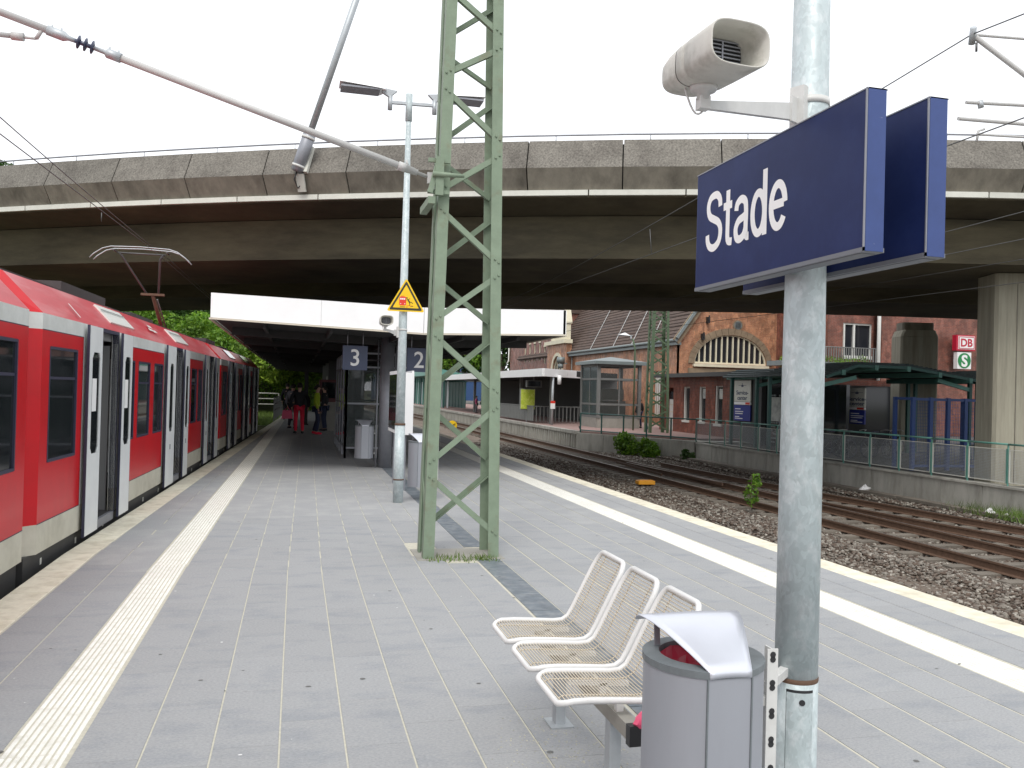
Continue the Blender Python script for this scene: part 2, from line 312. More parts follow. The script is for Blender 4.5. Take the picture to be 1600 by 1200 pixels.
def rawmesh(name, V, k, matn, parent=None, F=None, **kw):
    o0 = offset(parent) if parent is not None else Vector((0, 0, 0)); V = V-np.array(o0)
    me = bpy.data.meshes.new(name); nv = len(V); me.vertices.add(nv); me.vertices.foreach_set('co', V.astype(np.float32).ravel())
    if F is None: F = np.arange(nv).reshape(-1, k)
    nf = len(F); me.loops.add(nf*k); me.loops.foreach_set('vertex_index', F.astype(np.int32).ravel())
    me.polygons.add(nf); me.polygons.foreach_set('loop_start', np.arange(0, nf*k, k, dtype=np.int32)); me.polygons.foreach_set('loop_total', np.full(nf, k, dtype=np.int32))
    me.materials.append(MATS[matn]); me.update(calc_edges=True); me.validate()
    o = bpy.data.objects.new(name, me); col.objects.link(o)
    if parent is not None: o.parent = parent
    return tag(o, **kw)

# ============================================================ SETTING
RZ = -.98                                   # rail head height; platform top is z = 0
MB().box(-500, 500, -300, 900, -2.2, -1.3).build('ground', 'earth', kind='structure')
MB().prism([(5.2, -12, -1.29), (17.5, -12, -1.29), (17.5, -12, -1.12), (16.4, -12, -1.23), (10.9, -12, -1.23), (9.8, -12, -1.12), (5.2, -12, -1.1)], (0, 172, 0)).build('track_bed', 'gravel_bed', kind='structure')
MB().box(-9, -2.0, -12, 160, -1.29, -1.1).build('track_bed', 'gravel_bed', kind='structure')

def bl(y): return .036*max(0, y-9) if y < 60 else .036*51     # left edge drifts inward
def bt(y): return .012*max(0, y-8)                             # tactile strip and tiles beside it
EL, ER = -2.14, 5.45
plat = empty('platform', (0, 0, 0), kind='structure')
pm = MB(); ys = [-7, 9, 20, 30, 40, 60, 85]
top = [(EL+.01+bl(y), y) for y in ys]; rt = [(ER-.01, y) for y in reversed(ys)]
pm.prism([(x, y, -1.28) for x, y in reversed(top+rt)], (0, 0, 1.28-.0035)); pm.build('base', 'joint', plat)
# slabs: shared meshes
def slab(w, l, t, name, m, g=.004, ch=.0015):
    b = MB(); gy_ = g*.4; x0, x1, y0, y1 = g, w-g, gy_, l-gy_; 
    lo = [(x0, y0), (x1, y0), (x1, y1), (x0, y1)]; hi = [(x0+ch, y0+ch), (x1-ch, y0+ch), (x1-ch, y1-ch), (x0+ch, y1-ch)]
    b.add([(*p, -t) for p in lo]+[(*p, -ch) for p in lo]+[(*p, 0) for p in hi], [(i, (i+1) % 4, 4+(i+1) % 4, 4+i) for i in range(4)]+[(4+i, 4+(i+1) % 4, 8+(i+1) % 4, 8+i) for i in range(4)]+[(8, 9, 10, 11)])
    o = b.build(name, m, plat); me = o.data; bpy.data.objects.remove(o); return me
lens = (.45, .6, .75)
tile_me = [slab(.3, L, .03, 'tile', 'tile', .0045) for L in lens]
edge_me = slab(.3, .8, .28, 'edge_slab', 'edge_slab', .008, .004)
slots = []; far = []; cut = []
colsx = [('L', -1.835), ('L', -1.535)]+[('T', -.93+.3*k) for k in range(9)]+[('C', 2.03+.308*k) for k in range(7)]+[('R', 4.56), ('R', 4.86)]
for j, (kind, x0) in enumerate(colsx):
    y = -6.+random.random()*.6
    while y < 84:
        L = random.choice((0, 1, 1, 2, 2)); l = lens[L]; ym = y+l/2
        dx = bl(ym)*.55+bt(ym)*.45 if kind == 'L' else bt(ym) if kind == 'T' else 0
        x = x0+dx
        ok = True
        if kind == 'L' and ym > 8.4:                 # cut to the drifting edge slabs and strip
            a0, a1 = max(x, EL+.302+bl(y)), max(x, EL+.302+bl(y+l)); c0, c1 = min(x+.3, -1.242+bt(y)), min(x+.3, -1.242+bt(y+l))
            if c0-a0 > .03 and c1-a1 > .03: cut.append((a0, a1, c0, c1, y, l))
            ok = False
        if kind == 'T' and x+.3 > 1.788:
            ok = False
            if x < 1.74 and not 8.2 < ym < 9.1: cut.append((x, x, 1.79, 1.79, y, l))
        if 1.2 < x+.15 < 2.1 and 8.35 < ym < 8.95: ok = False
        if ok:
            vis = ym > 2.6 and (x-.2) < .95*ym+.3
            d = sqrt(x*x+ym*ym)
            slots.append((0 if vis else 1, d, x, y, L, l))
        y += l
slots.sort()
for k, (v, d, x, y, L, l) in enumerate(slots):
    if k < 240: inst(tile_me[L], 'tile', plat, (x, y, 0))
    else: far.append((x, y, l))
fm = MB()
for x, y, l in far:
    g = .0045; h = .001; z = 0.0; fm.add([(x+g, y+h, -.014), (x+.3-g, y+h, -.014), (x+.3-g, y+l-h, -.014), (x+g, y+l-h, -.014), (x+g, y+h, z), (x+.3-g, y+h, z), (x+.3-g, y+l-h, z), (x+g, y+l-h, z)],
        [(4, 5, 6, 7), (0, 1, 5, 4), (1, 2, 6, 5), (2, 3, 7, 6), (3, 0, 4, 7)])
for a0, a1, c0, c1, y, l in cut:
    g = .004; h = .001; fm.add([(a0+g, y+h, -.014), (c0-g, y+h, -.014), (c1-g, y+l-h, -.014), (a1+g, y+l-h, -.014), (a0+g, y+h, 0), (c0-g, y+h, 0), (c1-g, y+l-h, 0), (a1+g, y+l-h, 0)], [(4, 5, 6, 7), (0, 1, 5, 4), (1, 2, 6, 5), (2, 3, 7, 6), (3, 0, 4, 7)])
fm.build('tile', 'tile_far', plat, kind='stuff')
# trodden gum spots, chips and scraps on the paving
gm = MB(); gl2 = MB()
for k in range(170):
    y = 3.3+14*random.random()**1.4; x = random.uniform(-1.9, 5.1); r = random.uniform(.005, .017)*(1 if k % 3 else .6); a_ = random.random()*3; e = random.uniform(.5, 1)
    P = [(x+r*cos(a_+j*pi/4)*random.uniform(.7, 1.2), y+e*r*sin(a_+j*pi/4), .0016+.0002*(k % 3)) for j in range(8)]
    (gm if k % 3 else gl2).add(P, [tuple(range(8))])
gm.build('gum_spot', 'gum_dark', plat, kind='stuff'); gl2.build('scrap', 'litter', plat, kind='stuff')
# edge slabs and tactile strips
tb = MB(); n = 9; W = .31
for L_, nm in ((.6, 'tactile_slab'),):
    b = MB(); pts = [(.003, -.03), (.003, -.004)]
    for k in range(n):
        a = .012+(W-.024)*k/n; w = (W-.024)/n; pts += [(a+.002, -.004), (a+.008, .0005), (a+w*.62, .0005), (a+w*.62+.006, -.004)]
    pts += [(W-.003, -.004), (W-.003, -.03)]
    b.prism([(x, .002, z) for x, z in pts], (0, L_-.004, 0)); o = b.build(nm, 'tactile', plat); tac_me = o.data; bpy.data.objects.remove(o)
wide = tac_me.copy()
for v in wide.vertices: v.co.x *= .37/.31
y = -6.
while y < 84:
    inst(tac_me, 'tactile_slab', plat, (-1.24+bt(y), y, 0), -math.atan(.012) if y > 8 else 0); y += .6
y = -6.
while y < 84: inst(wide, 'tactile_slab', plat, (4.18, y, 0)); y += .6
y = -6.2
while y < 84:
    if y < 58: inst(edge_me, 'edge_slab', plat, (EL+bl(y), y, 0), -math.atan(.036) if y > 8.5 else 0)
    y += .8
y = -6.2
while y < 84: inst(edge_me, 'edge_slab', plat, (ER-.3, y, 0)); y += .8
# drain strip of slate slabs
for y0, y1 in ((-4.8, 8.15), (8.98, 30)):
    y = y0
    while y < y1-.3:
        MB().box(1.79, 2.02, y+.004, y+.5, -.011, .002).build('slate_slab', 'slate', plat); y += .505
# loose pale grit round the bench feet
gb_ = MB()
for k in range(900):
    u = random.random(); cx, cy = (1.3, 3.95) if u < .35 else (1.1, 3.2) if u < .7 else (1.2, 3.6)
    x = random.gauss(cx, .16); y = random.gauss(cy, .2); r = random.uniform(.0015, .006); a_ = random.random()*3
    gb_.add([(x+r*cos(a_), y+r*sin(a_), .001), (x-r*sin(a_), y+r*cos(a_), .001), (x-r*cos(a_), y-r*sin(a_), .001), (x, y, .001+r*.7)], [(0, 1, 3), (1, 2, 3), (2, 0, 3)])
gb_.build('grit', 'joint', plat, kind='stuff')

# opposite side: raised platform, retaining wall, forecourt
OZ = -.25
opp = empty('opposite_platform', (14, 42, OZ), kind='structure')
MB().prism([(14.05, 41.6, -1.28), (17.52, 35.2, -1.28), (23.9, 35.2, -1.28), (23.9, 160, -1.28), (14.05, 160, -1.28)][::1], (0, 0, 1.28+OZ-.1)).build('base', 'pale_concrete', opp)
MB().prism([(14.3, 41.9, OZ-.1), (17.6, 36.1, OZ-.1), (23.9, 36.1, OZ-.1), (23.9, 160, OZ-.1), (14.3, 160, OZ-.1)], (0, 0, .1)).build('paving', 'paver_pink', opp)
y = 41.7
eb = MB().box(0, .3, 0, .98, -.16, .0).build('edge_slab', 'pale_concrete', opp); eme = eb.data; bpy.data.objects.remove(eb)
for v in eme.vertices: v.co -= Vector((0, 0, 0))
eb = MB().box(13.98, 14.28, 42., 42.98, OZ-.16, OZ+.004).build('edge_slab', 'pale_concrete', opp); eme = eb.data
while y < 110: inst(eme, 'edge_slab', opp, (0, y-42, 0)); y += 1.0
rb = MB(); y = 41.8
while y < 110: rb.box(13.99, 14.06, y, y+.12, -1.1, OZ-.2); y += .42
rb.build('wall_rib', 'pale_concrete', opp, kind='stuff')
fore = MB().prism([(17.75, -15, -1.28), (120, -15, -1.28), (120, 36, -1.28), (17.75, 36, -1.28)], (0, 0, .83)).build('forecourt', 'asphalt', kind='structure')
MB().box(23.91, 140, 36.01, 300, -1.28, -.35).build('pavement', 'asphalt', kind='structure')
wall = empty('retaining_wall', (17.6, 20, -1.1), 'low concrete slab retaining wall with stains below the mesh railing', 'wall')
y = 35.1
while y > 4:
    MB().box(17.5+random.uniform(-.008, .008), 17.74, y-1.49, y, -1.25, -.44).build('wall_panel', 'pale_concrete', wall)
    MB().box(17.46, 17.8, y-1.495, y, -.44, -.38).build('coping', 'pale_concrete', wall); y -= 1.5
ax, ay, bx_, by_ = 14.06, 41.5, 17.48, 35.15
for k in range(4):
    t0, t1 = k/4, (k+.985)/4
    MB().bar((ax+(bx_-ax)*t0, ay+(by_-ay)*t0, -.78), (ax+(bx_-ax)*t1, ay+(by_-ay)*t1, -.78), .14, .9).build('wall_panel', 'pale_concrete', wall)
# earth berm and cable trough cover between tracks and wall
tr = empty('cable_trough', (16.9, 20, -1.1), kind='structure')
y = 3
while y < 36: MB().box(16.75, 17.1, y, y+.98, -1.1, -1.02+random.uniform(-.008, .008)).build('trough_cover', 'sleeper', tr); y += 1.

# ------------------------------------------------------------ railway tracks
def rail_prof(): return [(-.075, 0), (.075, 0), (.075, .012), (.012, .03), (.012, .125), (.036, .135), (.036, .168), (.028, .172), (-.028, .172), (-.036, .168), (-.036, .135), (-.012, .125), (-.012, .03), (-.075, .012)]
def rail(path, parent):
    """rail swept along polyline of (x,y), top at RZ"""
    pr = rail_prof(); b = MB(); rings = []
    for i, (x, y) in enumerate(path):
        a = path[min(i+1, len(path)-1)]; c = path[max(i-1, 0)]; d = Vector((a[0]-c[0], a[1]-c[1])).normalized(); nx = Vector((d.y, -d.x))
        rings += [(x+nx.x*px, y+nx.y*px, RZ-.172+pz) for px, pz in pr]
    n = len(pr); fs = []; 
    b.add(rings, [(i*n+j, i*n+(j+1) % n, (i+1)*n+(j+1) % n, (i+1)*n+j) for i in range(len(path)-1) for j in range(n)])
    for k in range(len(b.f)):
        if k % n in (7,): b.m[k] = 1
    return b.build('rail', ['rust', 'rail_top'], parent)
sl = MB().box(-1.25, 1.25, -.13, .13, -.2, 0)
sl = sl.build('sleeper', 'sleeper', None); sleeper_me = sl.data; bpy.data.objects.remove(sl)
fx = MB().box(-.85, -.6, -.09, .09, 0, .02).box(.6, .85, -.09, .09, 0, .02).box(-.87, -.8, -.05, .05, .0, .06).box(.8, .87, -.05, .05, .0, .06).box(-.65, -.58, -.05, .05, .0, .06).box(.58, .65, -.05, .05, .0, .06)
def track(name, pathf, y0, y1, label=None, nsl=90, step=.62, sy0=None):
    t = empty(name, (pathf(y0), y0, RZ-.17), kind='structure')
    ys = np.arange(y0, y1, 2.5)
    for s in (-.735, .735):
        P = []
        for y in ys:
            d = (pathf(y+.5)-pathf(y-.5)); P.append((pathf(y)+s, y))
        rail(P, t)
    y = sy0 if sy0 is not None else y0; k = 0
    while y < y1 and k < nsl:
        d = pathf(y+.5)-pathf(y-.5)
        o = inst(sleeper_me, 'sleeper', t, (pathf(y)-pathf(y0)+random.uniform(-.03, .03), y-y0, .0), -math.atan(d)+random.uniform(-.01, .01))
        y += step*(1 if y < 50 else 2); k += 1
    return t
def far_bend(y): return -.00045*max(0, y-55)**2
track('track', lambda y: 12.32+far_bend(y), 2, 150)
def div(y):                                   # diverging track that joins at about y = 30
    if y > 33: return 13.1
    return 13.45+.0042*(33-y)**2
track('track', lambda y: div(y)+.0, 4, 32, nsl=46)
track('track', lambda y: -3.75+bl(y), 2, 120, nsl=40, sy0=4)
# check rails of the points
cr = MB()
for xa, xb, ya, yb in ((12.9, 12.85, 24, 31), (12.2, 12.5, 27, 32)):
    cr.bar((xa, ya, RZ-.04), (xb, yb, RZ-.04), .05, .08)
cr.build('check_rail', 'rust', bpy.data.objects['track'])

# ballast stones: real geometry
def ballast(name, N, xr, yr, zf, s0, s1, near=True):
    u = rng.uniform(0, 1, N); y = yr[0]+(yr[1]-yr[0])*u**(1.7 if near else 1); x = rng.uniform(xr[0], xr[1], N)
    s = rng.uniform(s0, s1, N)*(1+.012*(y-yr[0]))
    base = np.array([(-1, -.7, -.5), (1, -.8, -.45), (.9, .8, -.5), (-.8, .9, -.5), (-.7, -.6, .55), (.6, -.5, .7), (.75, .55, .45), (-.55, .6, .6)])
    V = base[None]+rng.normal(0, .22, (N, 8, 3)); V *= np.stack([s, s*rng.uniform(.6, 1, N), s*rng.uniform(.5, .9, N)], 1)[:, None]
    a = rng.uniform(0, 2*pi, N); b = rng.uniform(-.7, .7, N)
    ca, sa, cb, sb = np.cos(a), np.sin(a), np.cos(b), np.sin(b)
    X, Y, Z = V[..., 0], V[..., 1], V[..., 2]; Y2 = Y*cb[:, None]-Z*sb[:, None]; Z2 = Y*sb[:, None]+Z*cb[:, None]
    X3 = X*ca[:, None]-Y2*sa[:, None]; Y3 = X*sa[:, None]+Y2*ca[:, None]
    z = zf(x, y)+rng.uniform(-.02, .02, N)
    P = np.stack([X3+x[:, None], Y3+y[:, None], Z2+z[:, None]], -1).reshape(-1, 3)
    q = np.array([(0, 3, 2, 1), (4, 5, 6, 7), (0, 1, 5, 4), (1, 2, 6, 5), (2, 3, 7, 6), (3, 0, 4, 7)])
    F = (np.arange(N)[:, None, None]*8+q[None]).reshape(-1, 4)
    return rawmesh(name, P, 4, 'ballast_stone', F=F, label='grey brown crushed stone ballast around the rails', cat='ballast', kind='stuff')
def zf(x, y):
    z = np.full_like(x, -1.212)
    z = np.where(x < 10.9, -1.15, z); z = np.where(x < 10.2, -1.085+.05*np.sin(x*3.1+1)*np.sin(y*.7), z)
    z = np.where(x > 16.2, -1.13, z)
    return z
ballast('ballast', 40000, (5.5, 10.9), (6, 44), zf, .022, .042)
ballast('ballast', 52000, (10.2, 16.9), (11, 48), zf, .024, .044)
ballast('ballast', 9000, (-8, -2.2), (4, 40), lambda x, y: np.full_like(x, -1.14), .03, .05)

# ============================================================ BRIDGE
def fas(x): return 20.2-.44*(x-5)+.00744*(x-5)**2
def fdir(x):
    s = -.44+.01488*(x-5); v = Vector((1, s)).normalized(); return v, Vector((-v.y, v.x))
def bp(x, off, z):
    v, nn = fdir(x); return (x+nn.x*off, fas(x)+nn.y*off, z)
xs = [-46.]
while xs[-1] < 48: v, _ = fdir(xs[-1]); xs.append(xs[-1]+2.32*v.x)
br = empty('road_bridge', (5, 20.2, 6.4), 'long curved concrete road bridge crossing high above the platforms', 'bridge')
def sweep(prof, X, closed=True):
    b = MB(); n = len(prof); V = [bp(x, o, z) for x in X for o, z in prof]
    b.add(V, [(i*n+j, (i+1)*n+j, (i+1)*n+(j+1) % n, i*n+(j+1) % n) for i in range(len(X)-1) for j in range(n)])
    k = (len(X)-1)*n; b.f += [list(range(n)), [k+j for j in reversed(range(n))]]; b.m += [0, 0]; b.sm += [False, False]; return b
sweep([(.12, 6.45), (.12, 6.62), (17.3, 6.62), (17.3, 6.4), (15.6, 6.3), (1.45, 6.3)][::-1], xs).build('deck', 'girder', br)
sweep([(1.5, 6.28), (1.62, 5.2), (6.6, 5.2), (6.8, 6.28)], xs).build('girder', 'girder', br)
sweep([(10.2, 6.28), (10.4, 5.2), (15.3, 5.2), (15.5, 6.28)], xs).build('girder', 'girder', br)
sweep([(.34, 6.6), (.34, 7.8), (.55, 7.8), (.55, 6.6)], xs).build('parapet_core', 'dark', br)
i = 0
for a, c in zip(xs[:-1], xs[1:]):
    v, _ = fdir(a); g = .016*v.x; X = [a+g, c-g]
    sweep([(-.22, 7.1), (.1, 7.84), (.3, 7.84), (.3, 7.1)], X).build('parapet_panel', 'aggregate', br)
    sweep([(.06, 6.63), (-.22, 7.098), (.3, 7.098), (.3, 6.63)], X).build('parapet_foot', 'concrete', br)
    X = [a-.75+g, c-.75-g]; sweep([(-.0, 6.48), (-.0, 6.61), (.11, 6.61), (.11, 6.48)], X).build('drip_strip', 'strip_white', br)
    sweep([(17.3, 6.4), (17.3, 7.84), (17.5, 7.84), (17.5, 6.4)], [a+g, c-g]).build('parapet_panel', 'aggregate', br)
hr = MB(); hr.tube([bp(x, .2, 8.0) for x in xs], .022, 6)
for x in xs: hr.tube([bp(x+.6, .2, 7.8), bp(x+.6, .2, 8.0)], .012, 4)
hr.build('handrail', 'steel_grey', br)
def pillar(cx, cy, w, d, ang, label, cap=False):
    p = empty('bridge_pillar', (cx, cy, -.45), label, 'pillar', 'concrete pillars under the bridge')
    u = Vector((cos(ang), sin(ang), 0)); n = Vector((-sin(ang), cos(ang), 0)); c = Vector((cx, cy, 0))
    def pts(w, d, z, ch=.08): 
        q = [(-w/2+ch, -d/2), (w/2-ch, -d/2), (w/2, -d/2+ch), (w/2, d/2-ch), (w/2-ch, d/2), (-w/2+ch, d/2), (-w/2, d/2-ch), (-w/2, -d/2+ch)]
        return [c+u*a+n*b+Vector((0, 0, z)) for a, b in q]
    b = MB(); b.prism(pts(w, d, -.45), (0, 0, 5.0 if cap else 5.63)); b.build('shaft', 'pillar_concrete', p)
    if cap:
        b = MB(); A = pts(w, d, 4.56); B = pts(w*.85, d, 4.85); b.add(A+B, [(i, (i+1) % 8, 8+(i+1) % 8, 8+i) for i in range(8)]+[tuple(range(8))[::-1], tuple(range(8, 16))]); b.build('pillar_head', 'pillar_concrete', p)
        MB().prism(pts(w*.84, d*.7, 4.852), (0, 0, .34)).build('bearing', 'concrete', p)
    else:
        b = MB()
        for k in (-.5, 0, .5): q = c+u*k-n*(d/2+.006); b.bar(q+Vector((0, 0, -.4)), q+Vector((0, 0, 4.9)), .02, .012)
        b.build('shutter_line', 'concrete', p)
    return p
ang = math.atan(-.33)
pillar(17.95+1.15, 18.64+.3, 2.1, 1.1, ang, 'pale lit concrete bridge pillar at the right beside the blue cage')
pillar(26.5, 32.2, 1.6, 1.2, ang, 'dark concrete bridge pillar in front of the red brick office building', True)
# leaning lamp post clamped to the bridge parapet
lp = empty('bridge_lamp_post', (-.13, 22.43, 7.1), 'grey leaning tube post clamped to the outside of the bridge parapet', 'post')
A = Vector((-.15, 22.3, 7.12)); B = Vector((1.55, 21.4, 12.6)); d = (B-A).normalized()
MB().tube([A+d*.9, B], .085, 12).build('tube', 'galv_plain', lp)
MB().tube([A, A+d*.04, A+d*1.0, A+d*1.04], [.1, .16, .16, .1], 14).build('sleeve', 'steel_grey', lp)
q = MB(); 
for k in (.15, .9): q.tube([A+d*k-d*.03, A+d*k+d*.03], .175, 14)
q.build('clamp', 'bracket_white', lp)
q = MB().tube([A+d*-.0, A-d*.18+Vector((0, 0, -.02)), A-d*.2+Vector((.1, .1, -.2)), A-d*.1+Vector((.2, .1, -.1))], .018, 6); q.build('cable', 'black_metal', lp)
v, nn = fdir(-.0); q = MB(); q.bar(bp(.05, -.1, 6.66), bp(.05, -.27, 7.08), .22, .05, up=(nn.x, nn.y, 0)); q.bar(bp(.2, -.29, 7.1), bp(.25, -.06, 7.8), .1, .1, up=(nn.x, nn.y, 0)); q.build('bracket', 'strip_white', lp)

# ============================================================ LATTICE MAST (near, green)
def lbeam(b, p0, p1, sx, sy, w=.11, t=.012, m=0):
    """angle section; corner runs p0->p1, flanges towards sx (x) and sy (y)"""
    p0 = Vector(p0); p1 = Vector(p1); v = p1-p0
    q = [(0, 0), (sx*w, 0), (sx*w, sy*t), (sx*t, sy*t), (sx*t, sy*w), (0, sy*w)]
    if sx*sy < 0: q = q[::-1]
    b.prism([p0+Vector((x, y, 0)) for x, y in q], v, m); return b
def lattice_mast(loc, w0, w1, d0, d1, H, zR, zL, fl=.11, label='', group=None, name='lattice_mast', zs_extra=None, mt='mast_green', rivets=True, bw=.055):
    """zR, zL: brace ends on the right and left legs of the front face, paired in order"""
    root = empty(name, loc, label, 'catenary mast', group); cx, cy, cz = loc
    W = lambda z: (w0+(w1-w0)*z/H)/2
    Dp = lambda z: (d0+(d1-d0)*z/H)/2
    for sx in (-1, 1):
        for sy in (-1, 1):
            b = MB(); lbeam(b, (cx+sx*W(0), cy+sy*Dp(0), cz-.05), (cx+sx*W(H), cy+sy*Dp(H), cz+H), -sx, -sy, fl); b.build('leg', mt, root)
    rv = MB()
    for i in range(len(zR)):
        for face in (-1, 1):
            zr, zl = zR[i], zL[i]
            if face == 1: zr, zl = zL[i], zR[i]
            y = lambda z: cy+face*(Dp(z)-.018)
            a = Vector((cx+W(zr)-fl*.45, y(zr), cz+zr)); c = Vector((cx-W(zl)+fl*.45, y(zl), cz+zl))
            b = MB(); b.bar(a, c, bw, .008, up=(0, 1, 0)); d = (c-a).normalized(); n = d.cross(Vector((0, 1, 0)))
            b.bar(a+n*bw*.45+Vector((0, -face*.022, 0)), c+n*bw*.45+Vector((0, -face*.022, 0)), .008, .045, up=(0, 1, 0)); b.build('brace', mt, root)
            if rivets and face == -1:
                for p in (a, c):
                    for k in (-.025, .025):
                        o = p+d*k*(1 if p is c else -1)+Vector((0, -.02, 0)); rv.tube([o, o+Vector((0, -.012, 0))], [.013, .008], 6)
    for i in range(len(zR)):                       # side faces
        for sx in (-1, 1):
            za, zb = (zR[i], zL[i]) if sx < 0 else (zL[i], zR[i])
            a = Vector((cx+sx*(W(za)-.018), cy-Dp(za)+fl*.4, cz+za)); c = Vector((cx+sx*(W(zb)-.018), cy+Dp(zb)-fl*.4, cz+zb))
            MB().bar(a, c, bw*.8, .008, up=(1, 0, 0)).build('brace', mt, root)
    if rivets: rv.build('rivet', mt, root, kind='stuff')
    return root
zR = [.25, 1.5, 1.69, 2.84, 3.0, 4.06, 4.25, 5.16, 5.34, 6.2, 6.36, 7.2]; zL = [.8, .97, 2.2, 2.4, 3.47, 3.7, 4.68, 4.87, 5.7, 5.85, 6.7, 6.85]
mast = lattice_mast((1.645, 8.59, 0), .77, .505, .42, .3, 8.2, zR, zL, label='near green riveted steel lattice mast standing on the platform beside the bench')
MB().box(1.2, 2.08, 8.3, 8.9, -.01, .004).build('mast_footing', 'plinth_grey', mast)
b = MB(); b.box(1.27, 1.35, 8.3, 8.36, 3.6, 3.98).bar((1.24, 8.32, 3.55), (1.24, 8.9, 3.55), .07, .07).bar((1.22, 8.33, 3.62), (1.3, 8.33, 3.95), .04, .05).box(1.2, 1.42, 8.34, 8.37, 3.93, 3.97).box(1.2, 1.42, 8.34, 8.37, 3.62, 3.66)
b.tube([(1.24, 8.3, 3.8), (1.55, 8.28, 3.8)], [.03, .018], 8); b.build('cantilever_bracket', 'mast_green', mast)
# weeds at the foot
w = rng.uniform(0, 1, (260, 1)); P = np.concatenate([1.28+.72*rng.uniform(0, 1, (260, 1)), 8.33+.08*rng.normal(size=(260, 1)), np.zeros((260, 1))], 1)
def blades(name, P, h, wdt, **kw):
    n = len(P); a = rng.uniform(0, 2*pi, n); hh = h*rng.uniform(.4, 1.3, n); l = rng.normal(0, .5, (n, 2))*hh[:, None]
    dx = np.stack([np.cos(a), np.sin(a), 0*a], 1)*wdt
    tip = P+np.stack([l[:, 0], l[:, 1], hh], 1); V = np.stack([P-dx, P+dx, tip], 1).reshape(-1, 3)
    return rawmesh(name, V, 3, 'grass', **kw)
blades('weeds', P, .05, .006, label='short green weeds growing round the foot of the green mast', cat='weeds', kind='stuff')

# cantilever arm over the left track
ca = empty('cantilever_arm', (1.22, 8.4, 3.79), 'grey cantilever tube reaching left from the green mast over the train track', 'catenary arm')
def P_(x, z, y=8.42): return Vector((x, y, z))
A = P_(1.2, 3.8); Bq = P_(-4.2, 5.38); d = (Bq-A).normalized(); q0 = 3.06; 
MB().tube([A+d*.18, A+d*q0], .033, 12).build('tube', 'alu', ca)
MB().tube([A+d*(q0+.42), Bq], .033, 12).build('tube', 'alu', ca)
b = MB(); b.tube([A+d*.0, A+d*.1, A+d*.1, A+d*.22, A+d*.22, A+d*.3], [.018, .018, .03, .042, .045, .045], 10); b.bar(A-d*.03+Vector((0, 0, .05)), A-d*.03-Vector((0, 0, .06)), .05, .03)
b.tube([A+d*.2+Vector((0, 0, .03)), A+d*.22+Vector((0, 0, .08))], .012, 6); b.build('hinge_fitting', 'alu', ca)
ins = MB(); ins.tube([A+d*(q0-.1), A+d*(q0+.02), A+d*(q0+.04), A+d*(q0+.14)], [.045, .045, .022, .02], 10, 0)
ins.tube([A+d*(q0+.3), A+d*(q0+.36), A+d*(q0+.4), A+d*(q0+.54)], [.02, .024, .045, .045], 10, 0)
for k in (-.08, .0, .42, .5):
    ins.tube([A+d*(q0+k)+Vector((0, 0, .03)), A+d*(q0+k)+Vector((0, 0, .065))], .008, 5, 0)
for k in (.14, .2, .26): ins.tube([A+d*(q0+k), A+d*(q0+k+.012), A+d*(q0+k+.02)], [.03, .062, .02], 14, 1)
ins.tube([A+d*(q0+.12), A+d*(q0+.32)], .02, 10, 1)
ins.build('insulator', ['galv_plain', 'insulator'], ca)
b = MB(); J = A+d*(q0+.58); K = J+Vector((-.05, 0, -.1)); b.tube([J, K], .018, 6).tube([K, K+Vector((-.1, 0, .0))], .013, 8).tube([K+Vector((-.1, 0, 0)), K+Vector((-.2, 0, 0))], .036, 10).tube([K+Vector((-.2, 0, 0)), K+Vector((-2.2, 0, .0))], .024, 8); b.build('registration_arm', 'alu', ca)

# ============================================================ SIGN POLE, SIGNS, LOUDSPEAKER
pc = (1.80, 2.765)
sp = empty('sign_pole', (*pc, 0), 'thick galvanised steel pole carrying the blue station name signs', 'pole')
MB().tube([(*pc, -.05), (*pc, .66)], .078, 32).build('base_tube', 'galvanised', sp)
MB().tube([(*pc, .66), (*pc, 1.8), (*pc, 5.6)], [.0765, .0745, .046], 32).build('shaft', 'galvanised', sp)
MB().tube([(*pc, .66), (*pc, .665), (*pc, .675), (*pc, .68)], [.0775, .0785, .0785, .074], 32, cap=False).build('collar', 'rust', sp)
# service door: proud curved plate with outline groove
def curved(name, m, a0, a1, z0, z1, r, t, parent, c=pc, n=10):
    b = MB(); V = []; 
    for k in range(n+1):
        a = a0+(a1-a0)*k/n
        for rr_, z in ((r, z0), (r+t, z0), (r+t, z1), (r, z1)): V.append((c[0]+cos(a)*rr_, c[1]+sin(a)*rr_, z))
    F = [(4*k+j, 4*k+(j+1) % 4, 4*k+4+(j+1) % 4, 4*k+4+j) for k in range(n) for j in range(4)]+[(3, 2, 1, 0), tuple(4*n+i for i in range(4))]
    return b.add(V, F).build(name, m, parent)
va = atan2(-2.79, -1.795)
curved('door_gap', 'dark', va-.42, va+.83, .23, .642, .0783, .0006, sp, n=24)
curved('service_door', 'galvanised', va-.39, va+.80, .24, .632, .0791, .0022, sp, n=24)
q = Vector((cos(va+.28), sin(va+.28), 0)); o = Vector((*pc, .6)); MB().tube([o+q*.0814, o+q*.084], .011, 10).build('bolt', 'black_metal', sp)

